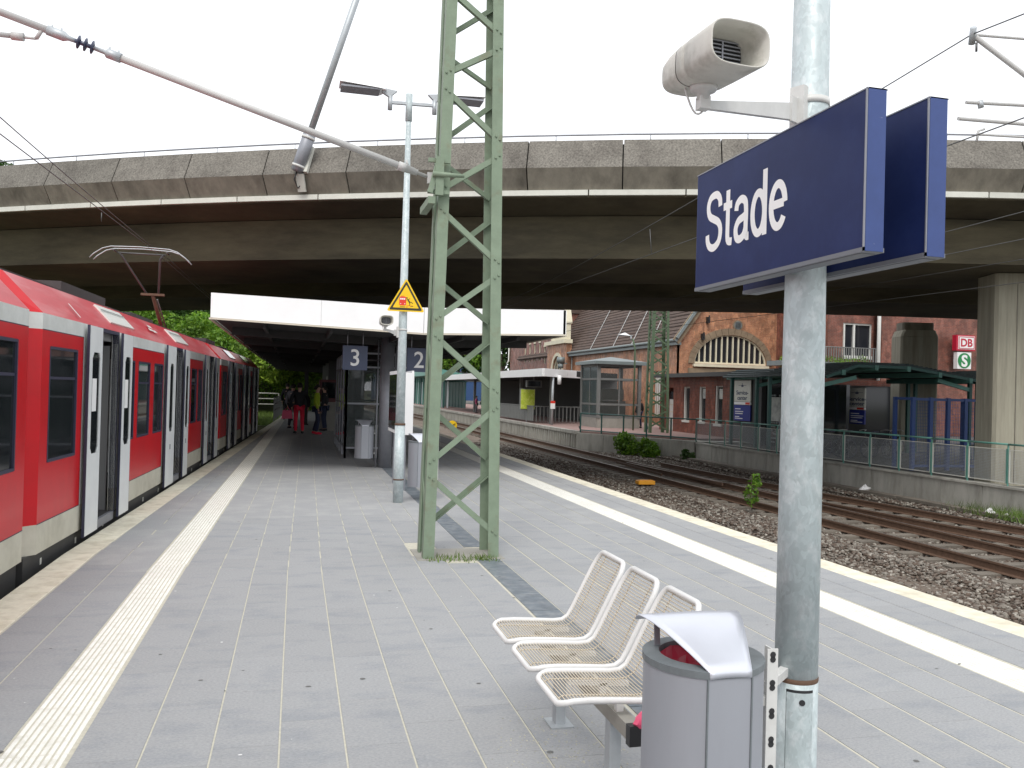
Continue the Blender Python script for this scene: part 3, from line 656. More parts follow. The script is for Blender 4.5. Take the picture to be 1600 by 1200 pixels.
def sign_panel(x0, x1, y0, y1, z0, z1, label):
    s = empty('station_sign', ((x0+x1)/2, (y0+y1)/2, z0), label, 'station sign', 'blue station name signs')
    MB().box(x0, x1, y0+.006, y1-.006, z0+.012, z1-.004).build('panel', 'sign_blue', s)
    MB().box(x0+.002, x1-.002, y0, y0+.006, z0, z1).build('end_plate', 'sign_edge', s)
    MB().box(x0+.002, x1-.002, y1-.006, y1, z0, z1).build('end_plate', 'sign_edge', s)
    b = MB(); b.box(x0-.003, x1+.003, y0+.002, y1-.002, z0-.002, z0+.012).box(x0+.008, x1-.008, y0+.03, y1-.03, z0-.004, z0-.002); b.build('bottom_frame', 'sign_under', s)
    b = MB(); b.box(x0-.003, x0+.002, y0+.002, y0+.007, z0, z1).box(x0-.002, x1+.002, y0, y1, z1-.004, z1); b.build('corner_trim', 'steel_grey', s)
    return s
s1 = sign_panel(1.651, 1.718, 2.23, 3.36, 2.135, 2.632, 'blue station name sign with white lettering Stade, in front of the pole')
s2 = sign_panel(1.88, 1.947, 2.24, 3.36, 2.135, 2.632, 'plain blue station sign panel behind the pole, parallel to the lettered one')
def crom(P, n=7):
    out = []; P = [Vector(p) for p in P]
    for i in range(len(P)-1):
        a = P[max(i-1, 0)]; b_ = P[i]; c = P[i+1]; d_ = P[min(i+2, len(P)-1)]
        for k in range(n): t = k/n; out.append(.5*((2*b_)+(c-a)*t+(2*a-5*b_+4*c-d_)*t*t+(3*b_-a-3*c+d_)*t**3))
    return out+[P[-1]]
def ell(cx, cy, rx, ry, a0, a1, n=26): return [Vector((cx+rx*cos(a0+(a1-a0)*k/n), cy+ry*sin(a0+(a1-a0)*k/n))) for k in range(n+1)]
L_ = {'S': [crom([(.565, .72), (.545, .84), (.45, .925), (.32, .945), (.17, .915), (.085, .82), (.085, .7), (.16, .6), (.32, .535), (.48, .47), (.57, .375), (.58, .25), (.51, .125), (.33, .055), (.16, .085), (.07, .18), (.05, .3)])],
      't': [crom([(.17, .93), (.17, .7), (.17, .4), (.17, .17), (.21, .085), (.34, .065)]), [Vector((0, .675)), Vector((.33, .675))]],
      'a': [crom([(.075, .53), (.11, .635), (.25, .69), (.39, .64), (.43, .52), (.43, .3), (.43, .14), (.46, .07), (.54, .065)]), crom([(.43, .42), (.33, .39), (.17, .355), (.08, .27), (.065, .18), (.11, .085), (.22, .055), (.35, .1), (.42, .2), (.43, .3)])],
      'd': [[Vector((.475, 1.0)), Vector((.475, 0))], ell(.268, .365, .2, .31, 0, 2*pi, 40)],
      'e': [[Vector((.1, .39)), Vector((.46, .39))], ell(.28, .37, .215, .315, .06, 2*pi-.62, 40)]}
def letters(txt, o, xd, cap, sx, nrm, parent, w=.128, adv=dict(S=.70, t=.42, a=.60, d=.625, e=.56)):
    x0 = 0; lay = 0; o = Vector(o); xd = Vector(xd); nrm = Vector(nrm)
    for ch in txt:
        b = MB()
        for st__ in L_[ch]:
            lay += 1; n = len(st__); l_ = []; r_ = []; closed = (st__[0]-st__[-1]).length < 1e-4
            for i, p in enumerate(st__):
                if closed: t = st__[(i+1) % (n-1)]-st__[(i-1) % (n-1)]
                else: t = st__[min(i+1, n-1)]-st__[max(i-1, 0)]
                t = Vector((t.x*sx, t.y)).normalized(); q = Vector((-t.y, t.x))*w/2; c = Vector(((p.x+x0)*sx, p.y)); l_.append(c+q); r_.append(c-q)
            f3 = lambda v: o+xd*(v.x*cap)+Vector((0, 0, v.y*cap))+nrm*(.0006+.0002*(lay % 2))
            b.add([f3(v) for v in l_]+[f3(v) for v in r_], [(i, n+i, n+i+1, i+1) for i in range(n-1)])
        b.build('letter', 'letter', parent); x0 += adv[ch]
letters('Stade', (1.651, 3.265, 2.283), (0, -1, 0), .243, .86, (-1, 0, 0), s1)
b = MB(); b.bar((1.66, 2.79, 2.2), (1.93, 2.79, 2.2), .05, .03).bar((1.66, 2.79, 2.55), (1.93, 2.79, 2.55), .05, .03); b.build('pole_clamp', 'steel_grey', s1)

def loudspeaker(pole, pr_, zc, back, mouth, wm, hm, label):
    """pole xy, radius, clamp height; horn from back to mouth"""
    ls = empty('loudspeaker', (pole[0], pole[1], zc), label, 'loudspeaker', 'horn loudspeakers on poles')
    B = Vector(back); M_ = Vector(mouth); ax = (M_-B).normalized(); X = ax.cross(Vector((0, 0, 1))).normalized()*-1; Z = Vector((0, 0, 1)); L = (M_-B).length
    if X.x < 0: X = -X
    def ring(t, w, h, e=3.2, n=32):
        out = []
        for k in range(n):
            a = 2*pi*k/n; c, s = cos(a), sin(a)
            out.append(B+ax*(L*t)+X*(abs(c)**(2/e)*(1 if c > 0 else -1)*w/2)+Z*(abs(s)**(2/e)*(1 if s > 0 else -1)*h/2))
        return out
    def loft(name, m, secs, parent=ls, caps=True):
        b = MB(); n = 32; V = []; 
        for s_ in secs: V += ring(*s_)
        b.add(V, [(i*n+j, i*n+(j+1) % n, (i+1)*n+(j+1) % n, (i+1)*n+j) for i in range(len(secs)-1) for j in range(n)], 0, True)
        if caps: b.add(ring(*secs[0]), [tuple(range(n))])
        return b.build(name, m, parent)
    a = .75; e = 3.5
    loft('rear_shell', 'plastic_beige', [(0, wm*.35, hm*.4), (0, wm*.6, hm*.6, e), (.04, wm*.74, hm*.78, e), (.2, wm*.86, hm*.92, e), (.36, wm*.9, hm*.98, e)])
    loft('horn_body', 'plastic_beige', [(.37, wm*.88, hm*.96, e), (.375, wm*.91, hm*.99, e), (.52, wm*.93, hm*1.0, e), (.525, wm*.92, hm*.99, e), (.53, wm*.935, hm*1.005, e), (.9, wm*.99, hm*1.0, e), (.99, wm, hm, e), (1., wm*.985, hm*.98, e), (.995, wm*.95, hm*.93, e), (.88, wm*.84, hm*.82, e), (.68, wm*.7, hm*.7, e)], caps=False)
    c = B+ax*L*.69; b = MB(); b.add([c+X*wm*.37+Z*hm*.37, c-X*wm*.37+Z*hm*.37, c-X*wm*.37-Z*hm*.37, c+X*wm*.37-Z*hm*.37], [(0, 1, 2, 3)]); b.build('throat', 'dark', ls)
    b = MB()
    for k in range(8): o = c+ax*.006+Z*hm*(-.31+.62*k/7); b.bar(o-X*wm*.32, o+X*wm*.32, .004, .004)
    b.bar(c+ax*.008-Z*hm*.32, c+ax*.008+Z*hm*.32, .005, .004); b.build('grille', 'steel_grey', ls)
    f = B+ax*L*.42-Z*hm*.5; b = MB(); b.tube([f+Z*.004, f-Z*.012, f-Z*.014, f-Z*.04], [.045, .04, .022, .02], 16)
    g = f-Z*.052; b.bar(f-Z*.03, f-Z*.07, .035, .035)
    pe = Vector((pole[0], pole[1], zc)); dd = (Vector((g.x, g.y, 0))-Vector((pe.x, pe.y, 0))).normalized(); pe2 = pe+dd*(pr_+.01)
    b.add([g+Z*.012, g-Z*.012, pe2-Z*.05+dd*.03, pe2+Z*.012+dd*.03]+[p+dd.cross(Z)*.02 for p in (g+Z*.012, g-Z*.012, pe2-Z*.05+dd*.03, pe2+Z*.012+dd*.03)], [(0, 1, 2, 3), (7, 6, 5, 4), (0, 4, 5, 1), (1, 5, 6, 2), (2, 6, 7, 3), (3, 7, 4, 0)])
    b.build('arm', 'bracket_white', ls)
    b = MB(); b.bar(pe2+Z*.075+dd*.0, pe2-Z*.085+dd*.0, .055, .03, up=(dd.x, dd.y, 0)); b.bar(pe2+Z*.03+dd*.03, pe2-Z*.06+dd*.03, .012, .05, up=(dd.x, dd.y, 0)); b.tube([pe+Z*.02, pe+Z*.045], pr_+.005, 24); b.build('clamp', 'bracket_white', ls)
    h = B+ax*L*.3-Z*hm*.5-X*wm*.2; b = MB(); pts = [h+Z*.01]
    for k in range(9): t = k/8; pts.append(h*(1-t)+(g+dd*-.02)*t-Z*(.05*sin(pi*t)+.0)); 
    b.tube(pts, .0035, 6); b.build('cable', 'bracket_white', ls)
    return ls
loudspeaker(pc, .066, 2.735, (1.205, 2.6, 2.725), (1.24, 2.26, 2.725), .205, .136, 'large beige horn loudspeaker on the near galvanised pole above the sign')

# ============================================================ WASTE BIN
def make_bin(x, y, side, label, pole=None, z0=.2):
    root = empty('waste_bin', (x, y, 0), label, 'waste bin', 'grey metal waste bins hung on posts')
    def plan(r=.197, hw=.072, yf=-.187, n=26):
        a0 = atan2(yf, hw); pts = []
        for k in range(n+1): a = a0+(2*pi-(2*(a0+pi/2)))*k/n; pts.append((cos(a)*r, sin(a)*r))
        pts[0] = (hw, yf); pts[-1] = (-hw, yf); return pts
    pl_ = plan(); n = len(pl_)
    b = MB(); V = [(x+p, y+q, z0) for p, q in pl_]+[(x+p, y+q, .87) for p, q in pl_]
    b.add(V, [(i, (i+1) % n, n+(i+1) % n, n+i) for i in range(n-1)], 0, True); b.add([V[n-1], V[0], V[n], V[2*n-1]], [(0, 1, 2, 3)]); b.add(V[:n], [tuple(reversed(range(n)))])
    b.build('body', 'bin_grey', root)
    b = MB()
    for s in (-1, 1): b.box(x+s*.076-.0025, x+s*.076+.0025, y-.190, y-.183, z0+.01, .868)
    b.build('seam', 'bin_rim', root)
    b = MB(); ro = [(p*1.02, q*1.02) for p, q in pl_]; ri = [(p*.74, q*.74) for p, q in pl_]
    V = [(x+p, y+q, .868) for p, q in ro]+[(x+p, y+q, .89) for p, q in ro]+[(x+p, y+q, .893) for p, q in ri]+[(x+p, y+q, .6) for p, q in ri]
    b.add(V, [(k*n+i, k*n+(i+1) % n, (k+1)*n+(i+1) % n, (k+1)*n+i) for k in range(3) for i in range(n)]); b.build('rim', 'bin_rim', root)
    # crumpled liner
    b = MB(); V = []; m_ = 20
    for k in range(5):
        for j in range(m_):
            a = 2*pi*j/m_; rr_ = (.148-.03*k)*(1+.06*sin(5*a+k)); V.append((x+cos(a)*rr_, y+sin(a)*rr_, .872-.035*k+random.uniform(-.012, .012)))
    b.add(V, [(k*m_+j, k*m_+(j+1) % m_, (k+1)*m_+(j+1) % m_, (k+1)*m_+j) for k in range(4) for j in range(m_)]+[tuple(4*m_+j for j in range(m_))]); b.build('liner_bag', 'red_bag', root)
    # folded lid
    prof = [(-.193, .872, .072), (-.192, .893, .073), (-.155, .913, .088), (-.11, .935, .106), (-.06, .957, .126), (-.01, .977, .146), (.04, .993, .165), (.08, 1.0, .178), (.115, 1.0, .184), (.14, .992, .184), (.15, .976, .182)]
    b = MB(); k = 8; V = []
    for (yy, zz, hw) in prof:
        for j in range(k+1): u = -1+2*j/k; V.append((x+u*hw, y+yy, zz-.004*u*u))
    b.add(V, [(i*(k+1)+j, i*(k+1)+j+1, (i+1)*(k+1)+j+1, (i+1)*(k+1)+j) for i in range(len(prof)-1) for j in range(k)], 0, True)
    o = b.build('lid', 'bin_lid', root); md = o.modifiers.new('s', 'SOLIDIFY'); md.thickness = .003; md.offset = -1
    b = MB(); 
    for s in (-1, 1): b.bar((x+s*.12, y+.1, .88), (x+s*.12, y+.11, .985), .02, .006)
    b.build('lid_stay', 'steel_grey', root)
    # perforated strip and clamps towards the post
    sx = x+side*.245; b = MB(); b.box(sx-.003, sx+.003, y-.02, y+.02, z0-.05, .9); b.box(x+side*.19-.012, x+side*.19+.012, y-.015, y+.015, .75, .8)
    for zz in (.3, .72): b.bar((x+side*.18, y, zz), (sx+side*.02, y, zz), .03, .03)
    b.box(sx-.02, sx+.02, y-.028, y-.022, z0, .9)
    b.build('bracket', 'bracket_white', root)
    b = MB(); zz = .2
    while zz < .87: b.tube([(sx, y-.0285, zz), (sx, y-.0295, zz)], .011, 8); b.tube([(sx, y-.0285, zz+.016), (sx, y-.0295, zz+.016)], .011, 8); zz += .095
    b.build('slot', 'dark', root)
    return root
bin1 = make_bin(1.34, 2.6, 1, 'big grey waste bin in the foreground with a silver lid and red liner')
bin1.location.z = -.065
copy_tree(bin1, (1.88, 12.98, 0), label='grey waste bin behind the lamp post, half hidden by the green mast')
copy_tree(bin1, (1.42, 18.2, 0), label='grey waste bin beside the round canopy column under the number 3')
b = MB(); b.bar((1.58, 2.6, .7), (1.75, 2.75, .7), .03, .03).bar((1.58, 2.6, .3), (1.75, 2.75, .3), .03, .03); b.build('arm', 'bracket_white', bin1)

# ============================================================ BENCH
bench = empty('bench', (1.32, 3.8, 0), 'white wire mesh bench with three separate seats beside the grey waste bin', 'bench')
prof = [(0, .418), (.006, .44), (.03, .452), (.12, .45), (.24, .443), (.34, .436), (.39, .44), (.425, .463), (.452, .51), (.497, .6), (.545, .695), (.585, .77), (.607, .812)]
def seat(yc):
    s = MB(); hw = .185; x0 = 1.055; r = .05
    def pt(i, u): return Vector((x0+prof[i][0], yc+u, prof[i][1]))
    n_ = len(prof); L = []
    # closed loop: front edge, side, top edge, side
    side = [pt(i, 1) for i in range(n_)]
    f0, f1 = Vector((x0, yc, .418)), None
    loop = []
    for k in range(5): a = pi/2*k/4; loop.append(Vector((x0+r-.05*cos(a)*1, yc+hw-r+r*sin(a), .43+.02*(k/4))))
    for i in range(3, n_-2): loop.append(Vector((x0+prof[i][0], yc+hw, prof[i][1])))
    t = Vector((prof[-1][0], prof[-1][1])); t0 = Vector((prof[-3][0], prof[-3][1]))
    for k in range(5):
        a = pi/2*k/4; w = .3+.7*sin(a); q = t0.lerp(t, w); loop.append(Vector((x0+q.x, yc+hw-r*(1-cos(a)), q.y)))
    h2 = [Vector((p.x, 2*yc-p.y, p.z)) for p in reversed(loop)]
    full = loop+h2; full.append(full[0].copy()); full.append(full[1].copy())
    s.tube(full, .0135, 10, cap=False); fr = s.build('seat_frame', 'seat_white', bench)
    # wires along the profile
    w = MB(); P = [Vector(p) for p in prof]; acc = 0; seg = 0; total = sum((P[i+1]-P[i]).length for i in range(n_-1)); k = int(total/.0148)
    for j in range(1, k):
        d_ = total*j/k; i = 0
        while d_ > (P[i+1]-P[i]).length and i < n_-2: d_ -= (P[i+1]-P[i]).length; i += 1
        q = P[i].lerp(P[i+1], d_/(P[i+1]-P[i]).length); e = min(1, total*(k-j)/k/.05, total*j/k/.05); hh = hw-.05*(1-sqrt(max(0, 1-(1-e)**2)))-.004
        sag = .004
        w.tube([(x0+q.x, yc-hh, q.y), (x0+q.x+sag*.4, yc, q.y-sag), (x0+q.x, yc+hh, q.y)], .0027, 4, cap=False)
    for u in (-.1, .1):
        w.tube([(x0+p[0]+.004, yc+u, p[1]-.006) for p in prof], .0035, 5)
    w.build('wire_mesh', 'seat_wire', bench, kind='stuff')
    b = MB()
    for u in (-.1, .1): b.bar((x0+.12, yc+u, .43), (x0+.4, yc+u, .41), .03, .02).bar((x0+.28, yc+u, .42), (x0+.28, yc+u, .37), .03, .03)
    b.build('seat_bracket', 'seat_white', bench, kind='stuff')
for yc in (4.27, 3.845, 3.42): seat(yc)
MB().box(1.31, 1.37, 3.16, 4.52, .31, .37).build('beam', 'plinth_grey', bench)
MB().box(1.303, 1.377, 3.12, 3.16, .3, .38).build('beam_cap', 'black_metal', bench)
for y in (4.14, 3.39):
    MB().box(1.315, 1.365, y-.03, y+.03, 0, .31).build('leg', 'galv_plain', bench)
    MB().box(1.28, 1.4, y-.07, y+.07, 0, .008).build('foot_plate', 'galv_plain', bench)
b = MB(); V = []
for k in range(4):
    for j in range(8): a = 2*pi*j/8; r = (.028, .035, .03, .01)[k]; V.append((1.36+cos(a)*r*random.uniform(.7, 1.3), 3.13+sin(a)*r*.6, .37+.02*k+random.uniform(-.005, .005)))
b.add(V, [(k*8+j, k*8+(j+1) % 8, k*8+8+(j+1) % 8, k*8+8+j) for k in range(3) for j in range(8)]+[tuple(range(24, 32)), tuple(range(7, -1, -1))])
b.build('crumpled_bag', 'pink_bag', label='small crumpled pink bag stuck under the nearest bench seat', cat='litter')

# ============================================================ LAMP POST WITH WARNING SIGN
def lamp_head(b_, o, s, mt=None):
    """hooded lantern pointing along s (x sign)"""
    x, y, z = o
    hood = MB(); L = .6; w = .17
    A = [(x+s*.1, y-w*.4, z+.02), (x+s*.1, y+w*.4, z+.02), (x+s*.18, y+w, z), (x+s*(.18+L), y+w, z+.04), (x+s*(.18+L), y-w, z+.04), (x+s*.18, y-w, z)]
    T = [(x+s*.4, y-.04, z+.17), (x+s*.4, y+.04, z+.17)]
    hood.add(A+T, [(0, 1, 7, 6), (1, 2, 7), (2, 3, 7), (3, 4, 6, 7), (4, 5, 6), (5, 0, 6)]+[(5, 4, 3, 2, 1, 0)]); hood.build('lamp_hood', 'white_fascia', b_)
    g = MB(); g.box(min(x+s*.2, x+s*(.16+L)), max(x+s*.2, x+s*(.16+L)), y-w+.02, y+w-.02, z-.02, z+.006); g.build('lamp_glass', 'steel_grey', b_)
    n_ = MB(); n_.prism([(x-s*.06, y-.03, z+.03), (x+s*.18, y-.03, z+.06), (x+s*.16, y-.03, z-.01), (x+s*.05, y-.03, z-.07)], (0, .06, 0)).tube([(x+s*.04, y, z-.04), (x+s*.04, y, z-.25)], .035, 10); n_.build('lamp_neck', 'galv_plain', b_)
lpc = (1.5, 12.61)
lpost = empty('lamp_post', (*lpc, 0), 'tall galvanised lamp post with two white hooded lamps and a yellow triangle', 'lamp post')
MB().tube([(*lpc, -.02), (*lpc, 1.15)], .075, 20).tube([(*lpc, 1.15), (*lpc, 2.4), (*lpc, 5.7)], [.068, .063, .038], 20).tube([(*lpc, 5.65), (*lpc, 6.05)], .05, 16).build('shaft', 'galvanised', lpost)
MB().tube([(*lpc, 1.14), (*lpc, 1.17)], .079, 20).tube([(*lpc, .33), (*lpc, .35)], .079, 20).build('collar', 'rust', lpost)
MB().bar((1.22, 12.61, 5.9), (1.86, 12.61, 5.92), .05, .04).build('crossarm', 'galv_plain', lpost)
lamp_head(lpost, (1.26, 12.61, 6.04), -1); lamp_head(lpost, (1.84, 12.61, 6.04), 1)
ws = empty('warning_sign', (1.52, 12.5, 2.82), 'yellow triangular warning sign showing a person falling beside a train', 'warning sign')
def tri(c, w, h, y0, y1, m, name, rnd_=.03):
    cx, z0 = c; P = [(cx-w/2, z0), (cx+w/2, z0), (cx, z0+h)]; pts = []
    for i in range(3):
        p = Vector(P[i]); a = (Vector(P[i-1])-p).normalized(); b_ = (Vector(P[(i+1) % 3])-p).normalized()
        for k in range(5): t = k/4; pts.append((p+a*rnd_*(1-t)**1.5+b_*rnd_*t**1.5))
    return MB().prism([(q.x, y1, q.y) for q in pts], (0, y0-y1, 0)).build(name, m, ws)
tri((1.523, 2.815), .56, .49, 12.502, 12.51, 'yellow', 'plate')
tri((1.523, 2.835), .49, .43, 12.5, 12.502, 'print_black', 'border', .02)
tri((1.523, 2.868), .385, .34, 12.498, 12.5, 'yellow', 'field', .01)
b = MB(); Y = 12.4965
def flat(pts, m, dy=0): b.prism([(1.52+x, Y+.0014-dy, 2.868+z) for x, z in pts][::-1], (0, -.001, 0), m)
flat([(-.095, .05), (-.085, .035), (-.005, .035), (.005, .05), (.005, .15), (-.005, .165), (-.085, .165), (-.095, .15)], 1)
for xx in (-.083, -.056, -.03): flat([(xx, .12), (xx+.02, .12), (xx+.02, .143), (xx, .143)], 2, .001)
for xx in (-.08, -.02): flat([(xx, .055), (xx+.012, .055), (xx+.012, .065), (xx, .065)], 2, .001)
flat([(-.07, .17), (-.02, .17), (-.02, .176), (-.07, .176)], 1)
for k in range(5): flat([(-.085+.017*k, .008), (-.077+.017*k, .008), (-.075+.017*k, .024), (-.083+.017*k, .024)], 0)
flat([(.015, .0), (.022, .0), (.022, .03), (.1, .03), (.1, .036), (.015, .036)], 1)
def limb(x0, z0, x1, z1, w):
    d = Vector((x1-x0, z1-z0)).normalized(); n_ = Vector((-d.y, d.x))*w/2
    flat([(x0-n_.x, z0-n_.y), (x1-n_.x, z1-n_.y), (x1+n_.x, z1+n_.y), (x0+n_.x, z0+n_.y)], 0)
limb(.03, .125, .055, .085, .02); limb(.02, .115, .0, .12, .008); limb(.035, .125, .062, .14, .008); limb(.03, .12, .018, .14, .008); limb(.05, .09, .085, .085, .011); limb(.085, .085, .105, .065, .009); limb(.052, .088, .062, .055, .011); limb(.062, .055, .052, .038, .009); limb(.07, .028, .11, .028, .008)
flat([(.015+.011*cos(a), .148+.011*sin(a)) for a in [k*pi/4 for k in range(8)]], 0)
b.build('print', ['print_black', 'print_red', 'letter'], ws)
b = MB(); b.tube([(1.5, 12.61, 2.9), (1.5, 12.61, 2.93)], .066, 16).box(1.44, 1.56, 12.51, 12.55, 2.9, 2.93).tube([(1.5, 12.61, 3.1), (1.5, 12.61, 3.13)], .064, 16).box(1.45, 1.55, 12.51, 12.55, 3.1, 3.13); b.build('clamp', 'steel_grey', ws)
loudspeaker(lpc, .063, 2.52, (1.235, 12.75, 2.67), (1.245, 12.4, 2.67), .19, .14, 'small looking horn loudspeaker on the far lamp post below the triangle sign')

# timetable case behind the post
tcase = empty('timetable_case', (1.73, 14.7, 0), 'tall white framed glass timetable case seen edge-on behind the lamp post', 'display case')
MB().box(1.62, 1.65, 13.9, 15.4, .93, 1.98).box(1.83, 1.86, 13.9, 15.4, .93, 1.98).box(1.62, 1.86, 13.87, 13.9, .93, 1.95).build('frame', 'white_fascia', tcase)
MB().box(1.655, 1.825, 13.91, 15.39, .95, 1.96).build('case_body', 'sign_under', tcase)
for s, x in ((-1, 1.617), (1, 1.863)): MB().box(x-.002, x+.002, 13.96, 15.34, .99, 1.92).build('glass_pane', 'win_dark', tcase)
for y in (14.1, 15.2): MB().box(1.7, 1.78, y-.04, y+.04, 0, .95).build('leg', 'steel_grey', tcase)
curved('hood', 'white_fascia', 0, .01, 1.98, 1.99, .01, .01, tcase, (1.74, 14.6), 2)

# ============================================================ TRAIN
def wallfill(b, s0, s1, z0, z1, holes, m, x0=-.07, x1=0.):
    """wall box between s0..s1, z0..z1 with rectangular holes (sa, sb, za, zb) sorted by s"""
    s = s0
    for sa, sb, za, zb in holes:
        if sa > s: b.box(x0, x1, s, sa, z0, z1, m)
        if za > z0: b.box(x0, x1, sa, sb, z0, za, m)
        if zb < z1: b.box(x0, x1, sa, sb, zb, z1, m)
        s = sb
    if s1 > s: b.box(x0, x1, s, s1, z0, z1, m)
ZS, ZK, ZR_, ZW = .12, .385, 2.125, 2.27
def train_car(name, L, doors, reds, label, loc, rz, chamfer=True, pantograph=None, hatches=(), dark=False):
    root = empty(name, loc, label, 'train', 'carriages of the red commuter train')
    def part(b, nm, mt, par=root): 
        old = root.location.copy(); root.location = (0, 0, 0); o = b.build(nm, mt, par); root.location = old; return o
    ops = [(d[0], d[1]) for d in doors]
    # body shell
    holes = [(a, c, ZS, ZW) for a, c in ops]
    body = MB()
    def segs(z0, z1, lst): 
        out = [] ; s = 0.
        for a, c in lst: out.append((s, a)); s = c
        out.append((s, L)); return out
    for a, c in segs(0, 0, ops): body.box(-.07, 0, a, c, ZR_+.0, ZW, 1)
    for a, c in segs(0, 0, ops): body.box(-.07, 0, a, c, ZS, ZK, 2)
    s = 0.
    zones = sorted([(r0_, r1, 'r', w) for r0_, r1, w in reds], key=lambda t: t[0])
    wins = []
    for r0_, r1, _, w in zones:
        wallfill(body, r0_, r1, ZK, ZR_, [(a, c, za, zb) for a, c, za, zb in w], 0); wins += w
    # white zones next to the doors
    allr = [(z[0], z[1]) for z in zones]+ops; allr.sort(); s = 0
    for a, c in allr:
        if a > s+.01: body.box(-.07, 0, s, a, ZK, ZR_, 1)
        s = max(s, c)
    if s < L-.01: body.box(-.07, 0, s, L, ZK, ZR_, 1)
    body.box(-2.95, -2.88, 0, L, ZS, ZW, 0)                                    # far side
    for a in (0, L): 
        e = .0
    body.box(-2.88, -.07, L-.06, L-.0, ZS, ZW, 0)
    if not chamfer: body.box(-2.88, -.07, 0, .06, ZS, ZW, 0)
    else:
        for z0, z1, m in ((ZS, ZK, 2), (ZK, ZR_, 0), (ZR_, ZW, 1)):
            body.prism([(0, 0, z0), (-.3, -.36, z0), (-2.65, -.36, z0), (-2.95, 0, z0)][::-1], (0, 0, z1-z0), m)
    part(body, 'body', ['train_red', 'train_white', 'train_skirt'])
    rf = MB(); P = [(0, ZW), (-.34, ZW+.36), (-.55, ZW+.42), (-2.4, ZW+.42), (-2.61, ZW+.36), (-2.95, ZW), (-2.9, ZW-.02), (-.05, ZW-.02)]
    s0 = 0
    rf.prism([(x, s0, z) for x, z in P][::-1], (0, L-s0, 0))
    if chamfer: 
        F = [(x, 0, z) for x, z in P]; G = [(-1.475+(x+1.475)*.8, -.36, z-.0) for x, z in P]; n = len(P)
        rf.add(F+G, [(i, (i+1) % n, n+(i+1) % n, n+i) for i in range(n)]+[tuple(n+i for i in range(n))], 1)
    part(rf, 'roof', ['train_roof', 'train_red'])
    rl = MB(); rl.box(-.6, -.56, .6, L-.4, ZW+.41, ZW+.45).box(-2.2, -.75, L*.25, L*.42, ZW+.42, ZW+.62).box(-2.2, -.75, L*.55, L*.7, ZW+.42, ZW+.56); part(rl, 'roof_equipment', 'train_dark')
    un = MB(); un.box(-2.9, -.04, -.2, L, -.32, ZS).box(-2.3, -.6, .8, 3.2, -.95, -.3).box(-2.3, -.6, L-3.2, L-.8, -.95, -.3); part(un, 'underframe', 'train_dark')
    dt = MB()
    for k in range(int(L/1.1)): dt.box(-.045, -.036, .25+1.1*k, .29+1.1*k, -.02, .04)
    part(dt, 'marker', 'strip_white')
    ww = MB()
    for y in (1.1, 2.7, L-2.7, L-1.1):
        for xx in (-.75, -2.2): ww.tube([(xx-.06, y, -.56), (xx+.06, y, -.56)], .42, 20)
    part(ww, 'wheel', 'rust')
    it = MB(); it.box(-2.88, -.08, .06, L-.06, .02, .1).box(-2.88, -.08, .06, L-.06, ZW-.12, ZW-.03)
    for a, c in ops: it.box(-.12, -.0, a, c, .02, .115, 1)
    for a, c in ops:
        it.box(-.6, -.1, a-.14, a-.1, .1, 2.1); it.box(-.6, -.1, c+.03, c+.07, .1, 2.1)
    part(it, 'interior', ['train_inner', 'steel_grey'])
    for a, c in ops:
        b = MB(); b.box(-2.86, -2.8, a, (a+c)/2-.01, .1, 2.1).box(-2.86, -2.8, (a+c)/2+.01, c, .1, 2.1); part(b, 'far_door', 'door_grey')
        b = MB(); b.box(-1.25, -.5, c+.0, c+.025, .1, 2.05); part(b, 'partition', 'door_grey')
        b = MB(); b.tube([(-.62, c-.04, .35), (-.62, c-.06, .45), (-.62, c-.06, 1.6), (-.62, c-.04, 1.7)], .022, 8); part(b, 'grab_rail', 'steel_grey')
        b = MB(); b.box(-.065, .004, a-.035, a, .1, ZW).box(-.065, .004, c, c+.035, .1, ZW).box(-.065, .004, a, c, ZW-.04, ZW); part(b, 'door_seal', 'rubber')
    sm_ = MB()
    for r0_, r1, w in reds:
        for q in (r0_, r1):
            if .05 < q < L-.05: sm_.box(-.002, .0012, q-.004, q+.004, ZK, ZR_)
        sm_.box(-.002, .0012, r0_, r1, ZK-.004, ZK+.004); sm_.box(-.002, .0014, r0_, r1, ZR_-.004, ZR_+.004)
    part(sm_, 'panel_seam', 'rubber')
    for d in doors:
        b = MB(); b.tube([(0, d[3][1]+.1, 1.05), (.012, d[3][1]+.1, 1.05)], .035, 12); part(b, 'door_button', 'yellow')
    # windows
    for a, c, za, zb in wins:
        w = MB(); w.box(-.04, -.014, a, c, za, zb); o = part(w, 'window', 'train_glass')
        f = MB(); t = .022
        f.box(-.02, .003, a-.004, a+t, za, zb).box(-.02, .003, c-t, c+.004, za, zb).box(-.02, .003, a+t, c-t, za-.004, za+t).box(-.02, .003, a+t, c-t, zb-t, zb+.004)
        if c-a > .5: f.box(-.014, -.01, a+t, c-t, zb-.3, zb-.275)
        part(f, 'window_frame', 'rubber', o)
